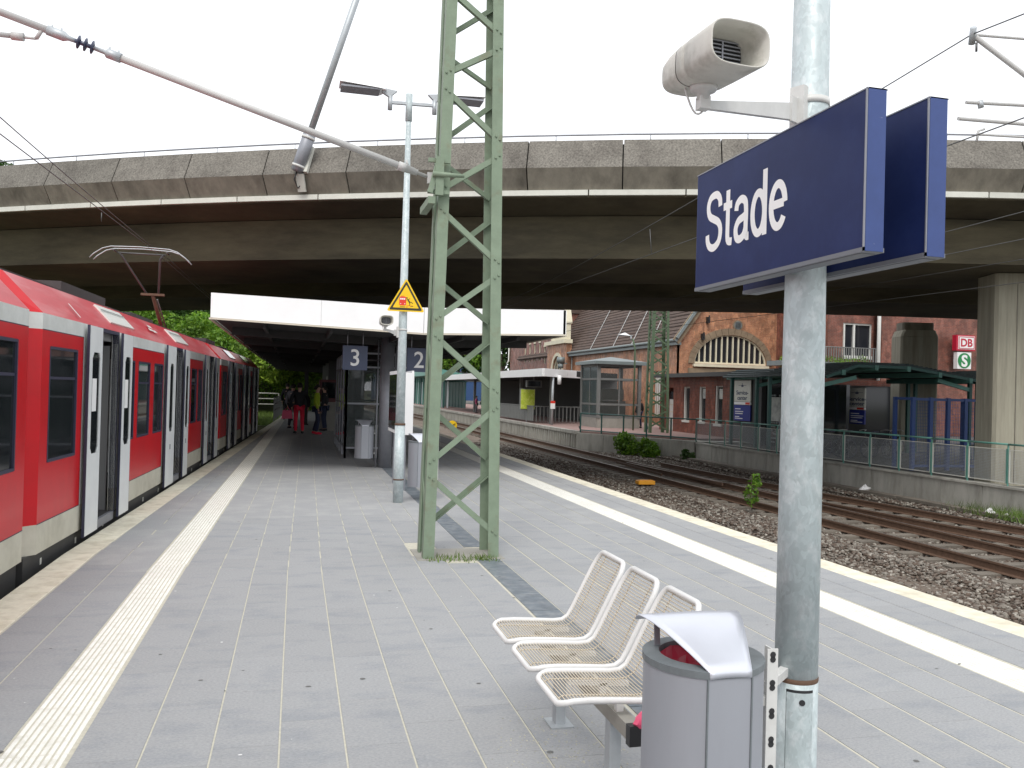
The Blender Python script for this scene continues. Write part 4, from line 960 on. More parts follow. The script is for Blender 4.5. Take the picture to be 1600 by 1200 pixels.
    # sliding plug leaves, pushed outwards in front of the wall
    for d in doors:
        for (a, c) in (d[2], d[3]):
            lf = MB(); wa, wc = (a+c)/2-.14, (a+c)/2+.17
            wallfill(lf, a+.015, c-.015, .05, 2.255, [(wa, wc, .9, 1.98)], 0, .03, .058); lf.box(.03, .056, a, a+.015, .04, 2.26, 1); lf.box(.03, .056, c-.015, c, .04, 2.26, 1)
            o = part(lf, 'door_leaf', ['door_grey', 'rubber'])
            g = MB(); g.box(.035, .05, wa, wc, .9, 1.98); part(g, 'door_window', 'train_glass', o)
            ff = MB()
            for (u, v_) in ((wa, 1), (wc, -1)):
                for zz, q in ((.9, 1), (1.98, -1)): ff.prism([(.0595, u, zz), (.0595, u+v_*.05, zz), (.0595, u, zz+q*.06)] if v_*q > 0 else [(.0595, u, zz), (.0595, u, zz+q*.06), (.0595, u+v_*.05, zz)], (-.01, 0, 0))
            part(ff, 'window_corner', 'door_grey', o)
            if d is doors[0]:
                s_ = MB(); s_.box(.051, .052, wa+.04, wc-.1, 1.35, 1.7); part(s_, 'sticker', 'letter', o)
            else:
                s_ = MB(); s_.box(.0585, .0595, (a+c)/2-.05, (a+c)/2+.04, .62, .7); part(s_, 'sticker', 'steel_grey', o)
    for a, c in hatches:
        h = MB(); k = .36/.34
        pt = lambda s_, t: (-.34*t+.012, s_, ZW+.36*t+.012)
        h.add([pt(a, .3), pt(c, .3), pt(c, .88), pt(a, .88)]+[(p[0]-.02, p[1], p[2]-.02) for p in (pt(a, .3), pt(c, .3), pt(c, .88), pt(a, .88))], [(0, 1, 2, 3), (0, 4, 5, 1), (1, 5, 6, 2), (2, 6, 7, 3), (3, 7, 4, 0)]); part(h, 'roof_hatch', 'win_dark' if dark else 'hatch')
        if not dark:
            h = MB(); p_ = lambda s_, t: (-.34*t+.02, s_, ZW+.36*t+.02); h.quad(p_(a+.02, .68), p_(c-.02, .68), p_(c-.02, .72), p_(a+.02, .72)); part(h, 'hatch_vent', 'zinc')
    root.rotation_euler = (0, 0, rz)
    return root, part
car, prt = train_car('train_carriage', 12.43, [(1.86, 2.78, (1.31, 1.84), (2.79, 3.31)), (6.5, 7.37, (5.73, 6.48), (7.38, 7.87)), (10.45, 11.5, (9.9, 10.43), (11.52, 12.1))],
    [(0, 1.3, [(.22, 1.1, .92, 1.98)]), (3.31, 5.72, [(3.42, 3.72, .93, 1.95), (3.94, 4.7, .93, 1.95), (4.99, 5.66, .93, 1.95)]), (7.88, 9.88, [(8.0, 8.3, .93, 1.95), (8.45, 9.1, .93, 1.95), (9.3, 9.8, .93, 1.95)]), (12.12, 12.43, [])],
    'red train carriage in the middle with open doors, roof hatches and the raised pantograph', (-2.2, 8.36, 0), -math.atan(.036), True, hatches=((2.8, 4.05), (7.3, 8.6)))
# small white print on the roof slope
b = MB(); p_ = lambda s_, t: (-.34*t+.018, s_, ZW+.36*t+.018)
for s_, t in ((5.3, .45), (5.55, .42), (5.45, .6)): b.quad(p_(s_, t), p_(s_+.28, t), p_(s_+.24, t+.1), p_(s_, t+.1))
b.quad(p_(1.2, .1), p_(1.24, .1), p_(1.3, .5), p_(1.26, .5)); prt(b, 'roof_print', 'hatch')
car2, _ = train_car('train_carriage', 11.2, [(1.9, 2.8, (1.35, 1.88), (2.82, 3.35)), (5.6, 6.5, (5.05, 5.58), (6.52, 7.05)), (8.9, 9.8, (8.35, 8.88), (9.82, 10.35))],
    [(0, 1.34, [(.3, 1.2, .92, 1.98)]), (3.36, 5.04, [(3.5, 4.1, .93, 1.95), (4.3, 4.9, .93, 1.95)]), (7.06, 8.34, [(7.2, 8.2, .93, 1.95)]), (10.36, 11.2, [(10.45, 11.1, .93, 1.95)])],
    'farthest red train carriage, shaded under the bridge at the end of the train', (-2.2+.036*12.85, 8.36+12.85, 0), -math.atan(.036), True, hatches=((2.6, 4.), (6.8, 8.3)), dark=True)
car0, _ = train_car('train_carriage', 15.2, [(3., 4.2, (2.38, 2.98), (4.22, 4.8)), (9.8, 11., (9.2, 9.78), (11.02, 11.6))],
    [(0, 2.3, [(.3, 2.1, .92, 1.98)]), (4.85, 9.1, [(5., 6.5, .92, 1.98), (6.8, 8.9, .92, 1.98)]), (11.65, 15.2, [(11.9, 13., .92, 2.0), (13.25, 14.93, .92, 2.0)])],
    'nearest red train carriage, cut off by the left edge of the picture', (-2.23, 8.06-15.2, 0), 0, False)
b = MB(); b.box(-2.3, -.25, 12.35, 12.85, .1, 2.2); prt(b, 'gangway', 'rubber')
b = MB(); b.box(-2.3, -.35, -.75, -.3, .1, 2.2); prt(b, 'gangway', 'rubber')
# pantograph
def T_(x, s, z): return (x, s, z)
b = MB(); pz = 2.72; k = (-1.45, 12.25, 3.65)
b.tube([(-1.42, 13.7, pz), k], .045, 8, 1); b.tube([(-1.3, 13.6, pz), (k[0]+.1, k[1], k[2]-.1)], .018, 6, 0)
b.box(-1.7, -1.2, k[1]-.04, k[1]+.04, k[2]-.02, k[2]+.03, 1)
b.tube([(k[0]-.12, k[1], k[2]), (-2.05, 12.05, 4.42), (-2.1, 11.95, 4.52)], .028, 6, 0); b.tube([(k[0]+.12, k[1], k[2]), (-1.28, 12.05, 4.42), (-1.2, 11.95, 4.52)], .028, 6, 0)
for sy in (-.16, .16):
    b.tube([(-2.68, 11.95+sy, 4.36), (-2.6, 11.95+sy, 4.45), (-2.42, 11.95+sy, 4.58), (-2.25, 11.95+sy, 4.63), (-1.65, 11.95+sy, 4.65), (-1.05, 11.95+sy, 4.63), (-.88, 11.95+sy, 4.58), (-.7, 11.95+sy, 4.45), (-.62, 11.95+sy, 4.36)], .013, 6, 2)
for xx in (-2.2, -1.1): b.tube([(xx, 11.78, 4.56), (xx, 12.12, 4.56)], .02, 6, 0)
b.tube([(-2.15, 11.95, 4.52), (-1.15, 11.95, 4.52)], .018, 6, 0)
b.box(-2.0, -.9, 13.4, 14.3, pz-.04, pz+.04, 0)
prt(b, 'pantograph', ['wire', 'rust', 'galv_plain'])

# ============================================================ PLATFORM CANOPY
can = empty('platform_canopy', (1.86, 18.2, 0), 'large platform canopy with blank white fascia, number signs hanging below it', 'canopy')
def cz(x): return 2.73+abs(x-2.3)*.032
XL = lambda y: -1.48+max(0, y-36)*.016; 
b = MB(); Y0, Y1 = 16.06, 66
V = []; S = [16.06, 36, 66]
for y in S:
    V += [(XL(y)+.02, y, cz(-1.48)), (2.3, y, cz(2.3)), (5.08, y, cz(5.1)), (5.08, y, 3.27), (2.3, y, 3.2), (XL(y)+.02, y, 3.26)]
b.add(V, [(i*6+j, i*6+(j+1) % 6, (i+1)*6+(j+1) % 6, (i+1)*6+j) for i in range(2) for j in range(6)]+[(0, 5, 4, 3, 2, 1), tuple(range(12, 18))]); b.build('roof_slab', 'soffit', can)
def fascia(p, q, zp, zq, t=.06):
    """sheet panels along p->q"""
    p = Vector((*p, 0)); q = Vector((*q, 0)); L = (q-p).length; d = (q-p)/L; n_ = Vector((d.y, -d.x, 0)); k = max(1, round(L/2.2))
    for i in range(k):
        a, c = i/k, (i+1)/k-.004/L; A = p+(q-p)*a; B = p+(q-p)*c; za = [zp[j]+(zq[j]-zp[j])*a for j in (0, 1)]; zc = [zp[j]+(zq[j]-zp[j])*c for j in (0, 1)]
        m = MB(); m.add([A+Vector((0, 0, za[0])), B+Vector((0, 0, zc[0])), B+Vector((0, 0, zc[1])), A+Vector((0, 0, za[1]))]+[v-n_*t for v in (A+Vector((0, 0, za[0])), B+Vector((0, 0, zc[0])), B+Vector((0, 0, zc[1])), A+Vector((0, 0, za[1])))],
            [(0, 1, 2, 3), (7, 6, 5, 4), (0, 4, 5, 1), (1, 5, 6, 2), (2, 6, 7, 3), (3, 7, 4, 0)]); m.build('fascia_panel', 'white_fascia', can)
    m = MB(); m.bar(p+Vector((0, 0, zp[0]-.02))-n_*.0, q+Vector((0, 0, zq[0]-.02)), .05, .03); m.build('trim', 'fascia_trim', can)
fascia((-1.49, 16.0), (2.3, 16.0), (2.86, 3.3), (2.745, 3.225)); fascia((2.305, 16.0), (5.11, 16.0), (2.745, 3.225), (2.84, 3.315))
fascia((5.12, 16.0), (5.12, 66), (2.84, 3.31), (2.84, 3.31)); fascia((-1.13, 66), (-1.52, 36), (2.86, 3.3), (2.86, 3.3)); fascia((-1.52, 36), (-1.52, 16), (2.86, 3.3), (2.86, 3.3))
b = MB()
for xx in (-.6, .6, 1.9, 3.1, 4.2): b.bar((xx, 16.2, cz(xx)-.05), (xx, 65, cz(xx)-.05), .06, .1)
for yy in np.arange(18.2, 64, 4.): b.bar((-1.3, yy, cz(-1.3)-.08), (2.3, yy, cz(2.3)-.08), .1, .16).bar((2.3, yy, cz(2.3)-.08), (4.9, yy, cz(4.9)-.08), .1, .16)
b.build('roof_beam', 'soffit', can, kind='stuff')
for yy in np.arange(18.2, 64, 8): MB().tube([(1.86, yy, 0), (1.86, yy, 2.75)], .145, 28).build('column', 'steel_grey', can)
MB().tube([(1.86+.19, 18.2, 0), (1.86+.19, 18.2, 2.7)], .018, 8).tube([(1.66, 18.12, 0), (1.66, 18.12, 2.7)], .014, 8).build('downpipe', 'steel_grey', can)
def numsign(txt, x, label):
    s = empty('platform_number_sign', (x, 17.0, 2.02), label, 'number sign', 'hanging platform number signs')
    MB().box(x-.24, x+.24, 16.96, 17.06, 2.025, 2.5).build('panel', 'num_blue', s)
    MB().tube([(x-.15, 17, 2.5), (x-.15, 17, 2.78)], .01, 6).tube([(x+.15, 17, 2.5), (x+.15, 17, 2.78)], .01, 6).build('hanger', 'steel_grey', s)
    textmesh('numeral', txt, .46, frame_m((x, 16.958, 2.11), (1, 0, 0), (0, 0, 1)), 'letter', s, sx=.95, align='CENTER', bold=.004)
numsign('3', 1.1, 'hanging dark blue sign with the number 3, left of the round column'); numsign('2', 2.36, 'hanging dark blue sign with the number 2, right of the lamp post')
# glazed wind shelter and kiosk under the canopy
sh = empty('glass_shelter', (1.6, 21, 0), 'dark framed glass wind shelter standing under the canopy behind the round column', 'shelter')
for (x0, x1, y0, y1) in ((1.15, 2.3, 20.5, 20.5), (1.15, 1.15, 20.5, 25.5), (2.3, 2.3, 20.5, 25.5), (1.15, 2.3, 25.5, 25.5)):
    n_ = 1 if y0 == y1 else 4
    for i in range(n_):
        a = (x0+(x1-x0)*i/n_, y0+(y1-y0)*i/n_); c = (x0+(x1-x0)*(i+1)/n_, y0+(y1-y0)*(i+1)/n_)
        MB().bar((*a, 1.2), (*c, 1.2), .012, 1.9).build('glass_pane', 'shelter_glass', sh)
        MB().bar((*a, 0), (*a, 2.5), .05, .05).build('post', 'steel_grey', sh)
    for z in (.25, 1.3, 2.17, 2.5): MB().bar((x0, y0, z), (x1, y1, z), .04, .04).build('rail', 'steel_grey', sh)
ks = empty('platform_kiosk', (1.75, 36, 0), 'dark brick block hut in the gloom under the canopy, behind the waiting people', 'kiosk')
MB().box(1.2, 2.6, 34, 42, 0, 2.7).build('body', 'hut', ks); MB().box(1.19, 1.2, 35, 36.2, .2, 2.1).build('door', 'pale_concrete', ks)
vm = empty('vending_machine', (1.0, 33.6, 0), 'dark red vending machine standing against the hut', 'vending machine')
MB().box(.85, 1.75, 33.2, 33.9, 0, 1.1).build('base', 'plinth_grey', vm); MB().box(.85, 1.75, 33.2, 33.9, 1.1, 1.95).build('front', 'vending_red', vm); MB().box(.95, 1.45, 33.17, 33.2, 1.25, 1.85).build('display', 'train_glass', vm)
pt = empty('platform_post', (.42, 38, 0), 'dark steel post under the canopy left of the hut', 'post'); MB().box(.34, .5, 37.9, 38.06, 0, 2.78).build('shaft', 'soffit', pt)
MB().box(.3, .54, 37.86, 38.1, 0, .05).build('base', 'soffit', pt)

# railings at the far end
def rails3(name, p, q, h, n, label, mtl, zb=0, bars=3):
    r_ = empty(name, ((p[0]+q[0])/2, (p[1]+q[1])/2, zb), label, 'railing'); p = Vector((*p, zb)); q = Vector((*q, zb))
    for i in range(n+1): o = p+(q-p)*i/n; MB().bar(o, o+Vector((0, 0, h)), .05, .05).build('post', mtl, r_)
    for k in range(bars): z = Vector((0, 0, h*(1-k/bars*.8))); MB().tube([p+z, q+z], .03, 6).build('bar', mtl, r_)
    return r_
rails3('railing', (-6, 52), (-1.0, 52), 1.2, 4, 'pale horizontal bar railing in front of the green slope beyond the train', 'strip_white')
rg = rails3('railing', (-.98, 41), (-.75, 50), 1.12, 4, 'dark grey railing along the platform edge beside the waiting people', 'fence_grey')
for i in range(24): y = 41+i*.375; MB().bar((-.98+.023*i*.43, y, .1), (-.98+.023*i*.43, y, 1.05), .02, .02).build('bar', 'fence_grey', rg)
MB().prism([(-30, 44, -1.3), (-1.2, 44, -1.3), (-.2, 90, -1.3), (-30, 90, -1.3)], (0, 0, .95)).build('embankment', 'earth', kind='structure')
n = 14000; P = np.stack([rng.uniform(-8, -.95, n), rng.uniform(44.2, 62, n), np.full(n, -.35)], 1); blades('grass', P, .3, .02, label='rough green grass beside the end of the platform', cat='grass', kind='stuff')

# ============================================================ WIRES
def wires(name, label, runs, r=.008, group='overhead wires'):
    w = empty(name, runs[0][0], label, 'overhead wire', group)
    for i, rn in enumerate(runs):
        P = [Vector(p) for p in rn]; MB().tube(P, r, 5).build('wire', 'wire', w)
    return w
def sag(a, c, s, n=16): return [tuple(Vector(a).lerp(Vector(c), k/n)-Vector((0, 0, 4*s*(k/n)*(1-k/n)))) for k in range(n+1)]
wl = wires('overhead_wire', 'pair of thin overhead wires above the train running to the pantograph', [sag((-3.7, 3, 4.47), (-3.25, 20.5, 4.68), .0), sag((-3.25, 20.5, 4.68), (-2.6, 60, 4.7), .0), sag((-3.7, 3, 4.95), (-3.3, 24, 4.88), .12), sag((-3.3, 24, 4.88), (-2.6, 60, 4.95), .05)]+[[(-3.6, y, 4.5+.012*(y-6)), (-3.6, y, 4.8)] for y in (11.3, 17.2)])
wires('overhead_wire', 'two overhead wires running from upper right under the bridge in front of the blue signs', [sag((7.15, 3, 4.62), (6.9, 50, 4.62), .0), sag((7.15, 7.9, 5.78), (7.0, 26, 4.85), .1), sag((7.0, 26, 4.85), (7, 60, 4.9), .05), sag((7.15, 3, 5.3), (7.15, 7.9, 5.78), 0)]+[[(7.1, y, 4.62), (7.05, y, z)] for y, z in ((12, 5.4), (16.5, 5.15))])
wires('overhead_wire', 'overhead wires of the through track crossing below the bridge at the right', [sag((12.3, 3, 4.6), (12.2, 90, 4.6), .0), sag((12.3, 3, 5.35), (12.2, 24, 4.95), .1), sag((12.2, 24, 4.95), (12.2, 90, 5.0), .02)]+[[(12.3, y, 4.6), (12.3, y, z)] for y, z in ((15, 5.05), (21, 4.95))])
wires('overhead_wire', 'lowest overhead wires with dark insulators at the right edge', [sag((15.3, 3, 4.2), (14.0, 40, 4.5), .0), sag((15.6, 3, 4.85), (14.2, 40, 4.9), .03)])
# right-hand cantilever over the missing track
cr_ = empty('cantilever_arm', (9.5, 7.9, 5.0), 'grey cantilever tubes with thin stays at the upper right corner', 'catenary arm')
def tb(pts, r, nm='tube', m='alu'): MB().tube(pts, r, 8).build(nm, m, cr_)
tb([(7.15, 7.9, 5.78), (13, 7.9, 6.15)], .016); tb([(7.2, 7.9, 5.76), (9.5, 7.9, 4.6)], .028); tb([(7.1, 7.9, 5.02), (12, 7.9, 5.35)], .02); tb([(7.0, 7.9, 4.83), (12, 7.9, 5.0)], .022); tb([(7.25, 7.9, 4.68), (9.6, 7.9, 4.8)], .014)
tb([(7.13, 7.85, 5.84), (7.2, 7.95, 5.7)], .035, 'clamp', 'galv_plain'); tb([(7.28, 7.9, 5.06), (7.3, 7.9, 4.98)], .03, 'clamp', 'galv_plain'); tb([(7.25, 7.9, 4.6), (7.27, 7.9, 4.72), (7.35, 7.9, 4.75)], .014, 'clamp', 'alu'); tb([(7.22, 7.9, 5.7), (7.22, 7.9, 5.6)], .012, 'clamp', 'wire')
b = MB(); b.tube([(7.9, 10.5, 4.9), (7.15, 7.9, 5.76)], .004, 4)
# mast carrying that arm, outside the frame
lattice_mast((13.6, 7.9, -1.0), .6, .4, .4, .3, 8.2, zR[:10], zL[:10], label='green lattice mast beside the right tracks, outside the picture', name='lattice_mast', rivets=False)

# ============================================================ MESH RAILING ON THE WALL
mr_ = empty('mesh_railing', (17.6, 20, -.38), 'long green railing with wire mesh panels standing on the concrete wall', 'railing')
ys_ = [17.9-1.34*k for k in range(-13, 8)]; ys_.sort()
# shared meshes
pm_ = MB(); pm_.box(-.02, .02, -.012, .012, 0, 1.06).box(-.02, .02, .03, .05, .06, .95); pmo = pm_.build('post', 'teal_light'); pme = pmo.data; bpy.data.objects.remove(pmo)
pf = MB(); w_ = 1.34
pf.box(-.012, .012, .055, .08, .08, .93).box(-.012, .012, w_-.055, w_-.03, .08, .93).box(-.012, .012, .08, w_-.055, .08, .1).box(-.012, .012, .08, w_-.055, .91, .93)
pfo = pf.build('panel_frame', 'strip_white'); pfe = pfo.data; bpy.data.objects.remove(pfo)
mm = MB()
y = .1
while y < w_-.06: mm.bar((0, y, .1), (0, y, .91), .004, .004, up=(1, 0, 0)); y += .04
z = .12
while z < .91: mm.bar((.003, .08, z), (.003, w_-.055, z), .004, .004); z += .04
mmo = mm.build('mesh_panel', 'galv_plain'); mme = mmo.data; bpy.data.objects.remove(mmo)
for y in ys_:
    inst(pme, 'post', mr_, (0, y-20, 0)); 
    if y < 34: inst(pfe, 'panel_frame', mr_, (0, y-20, 0)); inst(mme, 'mesh_panel', mr_, (0, y-20, 0))
for a, c in zip(ys_[:-1], ys_[1:]): MB().tube([(17.6, a, .68), (17.6, c-.004, .68)], .026, 8).build('top_rail', 'teal_light', mr_)
# dark stretch to the platform corner
p0 = Vector((14.15, 41.4, -.3)); p1 = Vector((17.6, 35.3, -.36)); dr = empty('railing', (15.9, 38.3, -.3), 'dark green railing at the end of the opposite platform above the shrubs', 'railing')
for i in range(6): o = p0.lerp(p1, i/5); MB().bar(o, o+Vector((0, 0, 1.0)), .06, .06).build('post', 'teal', dr)
for z in (.12, .98): MB().tube([p0+Vector((0, 0, z)), p1+Vector((0, 0, z+.03))], .03, 6).build('bar', 'teal', dr)

# ============================================================ STATION BUILDING
GZ = -.4
st = empty('station_building', (24, 52, GZ), 'old orange brick railway station with steep brown tiled roof and arched windows', 'station building')
def wallpoly(name, m, pts, n_, t, parent, holes=None):
    """wall with a flat outline, thickness t along -n_ (inwards)"""
    return MB().prism(pts, Vector(n_)*-t).build(name, m, parent)
# long west wall at x = 24 (y 50.8 .. 73); gable end wall at y = 50.8
def xwall(name, m, x, y0, y1, z0, z1, holes, parent, t=.4):
    """wall in plane x facing -x with rectangular holes (ya, yb, za, zb)"""
    b = MB(); y = y0
    for ya, yb, za, zb in sorted(holes):
        b.box(x, x+t, y, ya, z0, z1); b.box(x, x+t, ya, yb, z0, za); b.box(x, x+t, ya, yb, zb, z1); y = yb
    b.box(x, x+t, y, y1, z0, z1); return b.build(name, m, parent)
xwall('wall', 'brick_orange', 24, 50.85, 73, GZ, 5.45, [(53.6, 54.8, .2, 3.4)], st)
def arch_fill(x, yc, w, zs, H, parent, m='brick_orange'):
    b = MB(); n = 10
    for k in range(n):
        a0, a1 = pi*k/n, pi*(k+1)/n
        p = [(yc-w/2*cos(a0), zs+w/2*sin(a0)), (yc-w/2*cos(a1), zs+w/2*sin(a1))]
        b.prism([(x, p[0][0], p[0][1]), (x, p[1][0], p[1][1]), (x, p[1][0], H), (x, p[0][0], H)], (.3, 0, 0))
    return b.build('arch_spandrel', m, parent)
# tall arched opening with white door leaf right of the glass lift
arch_fill(24.01, 54.2, 1.2, 2.8, 3.4, st)
b = MB(); pts = [(24.12, 53.62, .2), (24.12, 54.78, .2)]+[(24.12, 54.2+.58*cos(a), 2.8+.58*sin(a)) for a in [k*pi/10 for k in range(11)]]; b.prism(pts, (.05, 0, 0)); b.build('arched_door', 'win_frame', st)
b = MB()
for yy in (53.9, 54.2, 54.5): b.box(24.1, 24.13, yy-.03, yy+.03, .3, 3.2)
b.build('glazing_bar', 'stone_brown', st)
# gable wall with the half-round fan window
gx0, gx1, gy = 24, 36, 50.8; rx, rz_ = 30, 14.0
ex, fz0, cxw, hw_ = 5.5, 3.85, 27.65, 2.62
fh = 1.95
def fanz(x): u = (x-cxw)/hw_; return fz0+fh*sqrt(max(0, 1-u*u))
xsn = [24.0]+[cxw-hw_*cos(pi*k/20) for k in range(21)]+[34.9]
b = MB(); top_ = lambda x: ex+(x-24)*(rz_-ex)/(rx-24) if x < rx else rz_-(x-rx)*.2
b.prism([(24, gy, GZ), (cxw-hw_, gy, GZ), (cxw-hw_, gy, top_(cxw-hw_)), (24, gy, top_(24))], (0, .4, 0))
b.prism([(cxw+hw_, gy, GZ), (34.9, gy, GZ), (34.9, gy, 13), (30, gy, 14), (cxw+hw_, gy, 14)], (0, .4, 0))
b.box(cxw-hw_, cxw+hw_, gy, gy+.4, GZ, fz0)
for k in range(20):
    xa, xb = cxw-hw_*cos(pi*k/20), cxw-hw_*cos(pi*(k+1)/20)
    b.prism([(xa, gy, fanz(xa)), (xb, gy, fanz(xb)), (xb, gy, top_(xb)), (xa, gy, top_(xa))], (0, .4, 0))
b.build('gable_wall', 'brick_orange', st)
# stone arch round the fan window, voussoirs as parts
for k in range(19):
    a0, a1 = pi*k/19+.004, pi*(k+1)/19-.004; q = []
    for a, e in ((a0, 0), (a1, 0), (a1, .42), (a0, .42)): q.append((cxw-(hw_+e)*cos(a), gy-.07, fz0+(fh+e)*sin(a)))
    MB().prism(q, (0, .1, 0)).build('voussoir', 'stone_brown', st)
w = MB(); w.prism([(cxw-hw_*cos(pi*k/20), gy+.2, fz0+fh*sin(pi*k/20)) for k in range(21)], (0, .03, 0)); fw_ = w.build('fan_window', 'win_dark', st)
w = MB()
for k in range(1, 13): xx = cxw-hw_+2*hw_*k/13; w.box(xx-.045, xx+.045, gy+.08, gy+.18, fz0, fanz(xx)-.02)
for k in range(20):
    a0, a1 = pi*k/20, pi*(k+1)/20; w.prism([(cxw-hw_*cos(a)*(1-e), gy+.06, fz0+fh*sin(a)*(1-e)) for a, e in ((a0, 0), (a1, 0), (a1, .035), (a0, .035))], (0, .12, 0))
w.box(cxw-hw_, cxw+hw_, gy+.05, gy+.18, fz0-.02, fz0+.12); w.build('glazing_bar', 'cream', fw_)
MB().box(cxw-hw_-.1, cxw+hw_+.1, gy-.22, gy-.001, fz0-.2, fz0-.03).build('window_sill', 'cream', st)
MB().box(24.6, 34.9, gy-.1, gy-.002, fz0-.62, fz0-.3).build('string_course', 'stone_brown', st)
# round vent, wall lamps, dish
b = MB(); b.tube([(28.1, gy-.06, 6.45), (28.1, gy+.0, 6.45)], .36, 20).build('vent_ring', 'stone_brown', st)
b = MB(); b.tube([(28.1, gy-.08, 6.45), (28.1, gy-.062, 6.45)], .27, 20).build('round_vent', 'zinc', st)
b = MB()
for k in range(5): z = 6.28+.085*k; b.box(27.9, 28.3, gy-.11, gy-.082, z, z+.02)
b.build('vent_slat', 'dark', st)
for xx, zz in ((25.55, 5.6), (25.9, 6.7)): MB().box(xx-.09, xx+.09, gy-.25, gy-.002, zz-.2, zz+.2).box(xx-.04, xx+.04, gy-.3, gy-.25, zz-.05, zz+.3).build('wall_lamp', 'black_metal', st)
MB().tube([(31.7, gy-.5, 5.9), (31.7, gy-.42, 5.9)], .36, 20).tube([(31.7, gy-.42, 5.9), (31.7, gy, 5.9)], .05, 6).build('round_lamp', 'white_fascia', st)
# roof: stepped courses of tiles on the slope facing -x, verge boards, gutter
y0r, y1r = 50.75, 92; n_c = 34
b = MB()
for k in range(n_c):
    t0, t1 = k/n_c, (k+1)/n_c; f = lambda t: (23.75+(30-23.75)*t, 5.25+(14.1-5.25)*t)
    a, c = f(t0), f(t1); 
    b.add([(a[0]-.03, y0r, a[1]+.05), (a[0]-.03, y1r, a[1]+.05), (c[0]-.03, y1r, c[1]+.0), (c[0]-.03, y0r, c[1]+.0), (a[0], y0r, a[1]), (a[0], y1r, a[1])], [(0, 3, 2, 1), (4, 0, 1, 5), (0, 4, 3)])
b.build('tile_course', 'roof_tiles', st, kind='stuff')
MB().prism([(23.8, 51.22, 5.2), (30, 51.22, 14.0), (36.2, 51.22, 5.2)], (0, y1r-51.25, 0)).build('roof', 'roof_tiles', st)
for yy in (54.8, 58.4, 62.2, 67.5): MB().bar((23.72, yy, 5.36), (29.9, yy+5.3, 14.2), .06, .03, up=(-1, 0, .7)).build('lightning_wire', 'alu', st)
MB().bar((23.62, 50.6, 5.2), (30.0, 50.6, 14.15), .5, .12, up=(0, 1, 0)).build('verge', 'stone_brown', st)
MB().bar((23.62, 50.45, 5.42), (30.0, 50.45, 14.37), .16, .2, up=(0, 1, 0)).build('verge_capping', 'zinc', st)
MB().tube([(23.62, 50.5, 5.3), (23.62, 73.6, 5.3)], .11, 8).box(23.66, 24.0, 50.6, 73.4, 5.0, 5.18).build('gutter', 'zinc', st)
MB().tube([(23.85, 72.6, 5.2), (23.85, 72.6, -.3)], .06, 8).build('downpipe', 'zinc', st)
# projecting bay with arched window and cream gable (y 73..79)
by0, by1 = 73.2, 79.2; yc = 75.9
def bay():
    x = 23.5; b = MB(); hw = 1.55; zs = 3.6
    b.box(x, x+.5, by0, yc-hw, GZ, 6.2); b.box(x, x+.5, yc+hw, by1, GZ, 6.2); b.box(x, x+.5, yc-hw, yc+hw, GZ, 2.2)
    n = 14
    for k in range(n):
        a0, a1 = pi*k/n, pi*(k+1)/n; ya, yb = yc-hw*cos(a0), yc-hw*cos(a1)
        b.prism([(x, ya, zs+hw*sin(a0)), (x, yb, zs+hw*sin(a1)), (x, yb, 6.2), (x, ya, 6.2)], (.5, 0, 0))
    b.build('bay_wall', 'brick_orange', st)
    b = MB(); b.box(x+.3, x+.34, yc-hw, yc+hw, 2.2, 5.3); o = b.build('arched_window', 'win_dark', st)
    b = MB()
    for k in range(n):
        a0, a1 = pi*k/n, pi*(k+1)/n
        for r0_, r1, xx in ((hw-.02, hw+.3, x-.06), (hw-.2, hw-.03, x+.15)): b.prism([(xx, yc-r*cos(a), zs+r*sin(a)) for a, r in ((a0, r0_), (a0, r1), (a1, r1), (a1, r0_))], (.1, 0, 0))
    for yy in (-.75, 0, .75): b.box(x+.2, x+.28, yc+yy-.04, yc+yy+.04, 2.2, 5.)
    for s in (-1, 1): b.box(x-.06, x+.04, yc+s*(hw+.14)-.16, yc+s*(hw+.14)+.16, 2.2, zs)
    b.box(x-.05, x+.28, yc-hw, yc+hw, 2.1, 2.2); b.build('window_surround', 'cream', o)
    MB().box(x-.3, x+.5, by0-.2, by1+.2, 6.2, 6.55).build('cornice', 'cream', st)
    b = MB(); b.box(x, x+.4, by0+.1, by0+1.0, 6.55, 8.0).box(x-.1, x+.5, by0, by0+1.15, 8.0, 8.15).prism([(x-.1, by0, 8.15), (x-.1, by0+1.15, 8.15), (x-.1, by0+.57, 9.4)][::-1], (.6, 0, 0)); b.build('corner_turret', 'cream', st)
    b = MB(); b.box(x+.05, x+.4, by0+1., by1-1, 6.55, 9.2).box(x+.0, x+.06, yc-1.3, yc+1.3, 6.9, 8.8); b.build('bay_gable', 'cream', st)
    for k in range(5): MB().box(x-.02, x, yc-1.15+k*.48, yc-.82+k*.48, 7.0, 8.7).build('window', 'win_dark', st)
    b = MB(); b.tube([(x-.6, by0-.3, 4.4), (x-.6, by0-.3, 4.9)], .35, 12).tube([(x-.6, by0-.3, 3.9), (x-.6, by0-.3, 4.3)], .25, 12).box(x-.65, x, by0-.35, by0-.25, 4.3, 4.4); b.build('vent_hood', 'zinc', st)
bay()
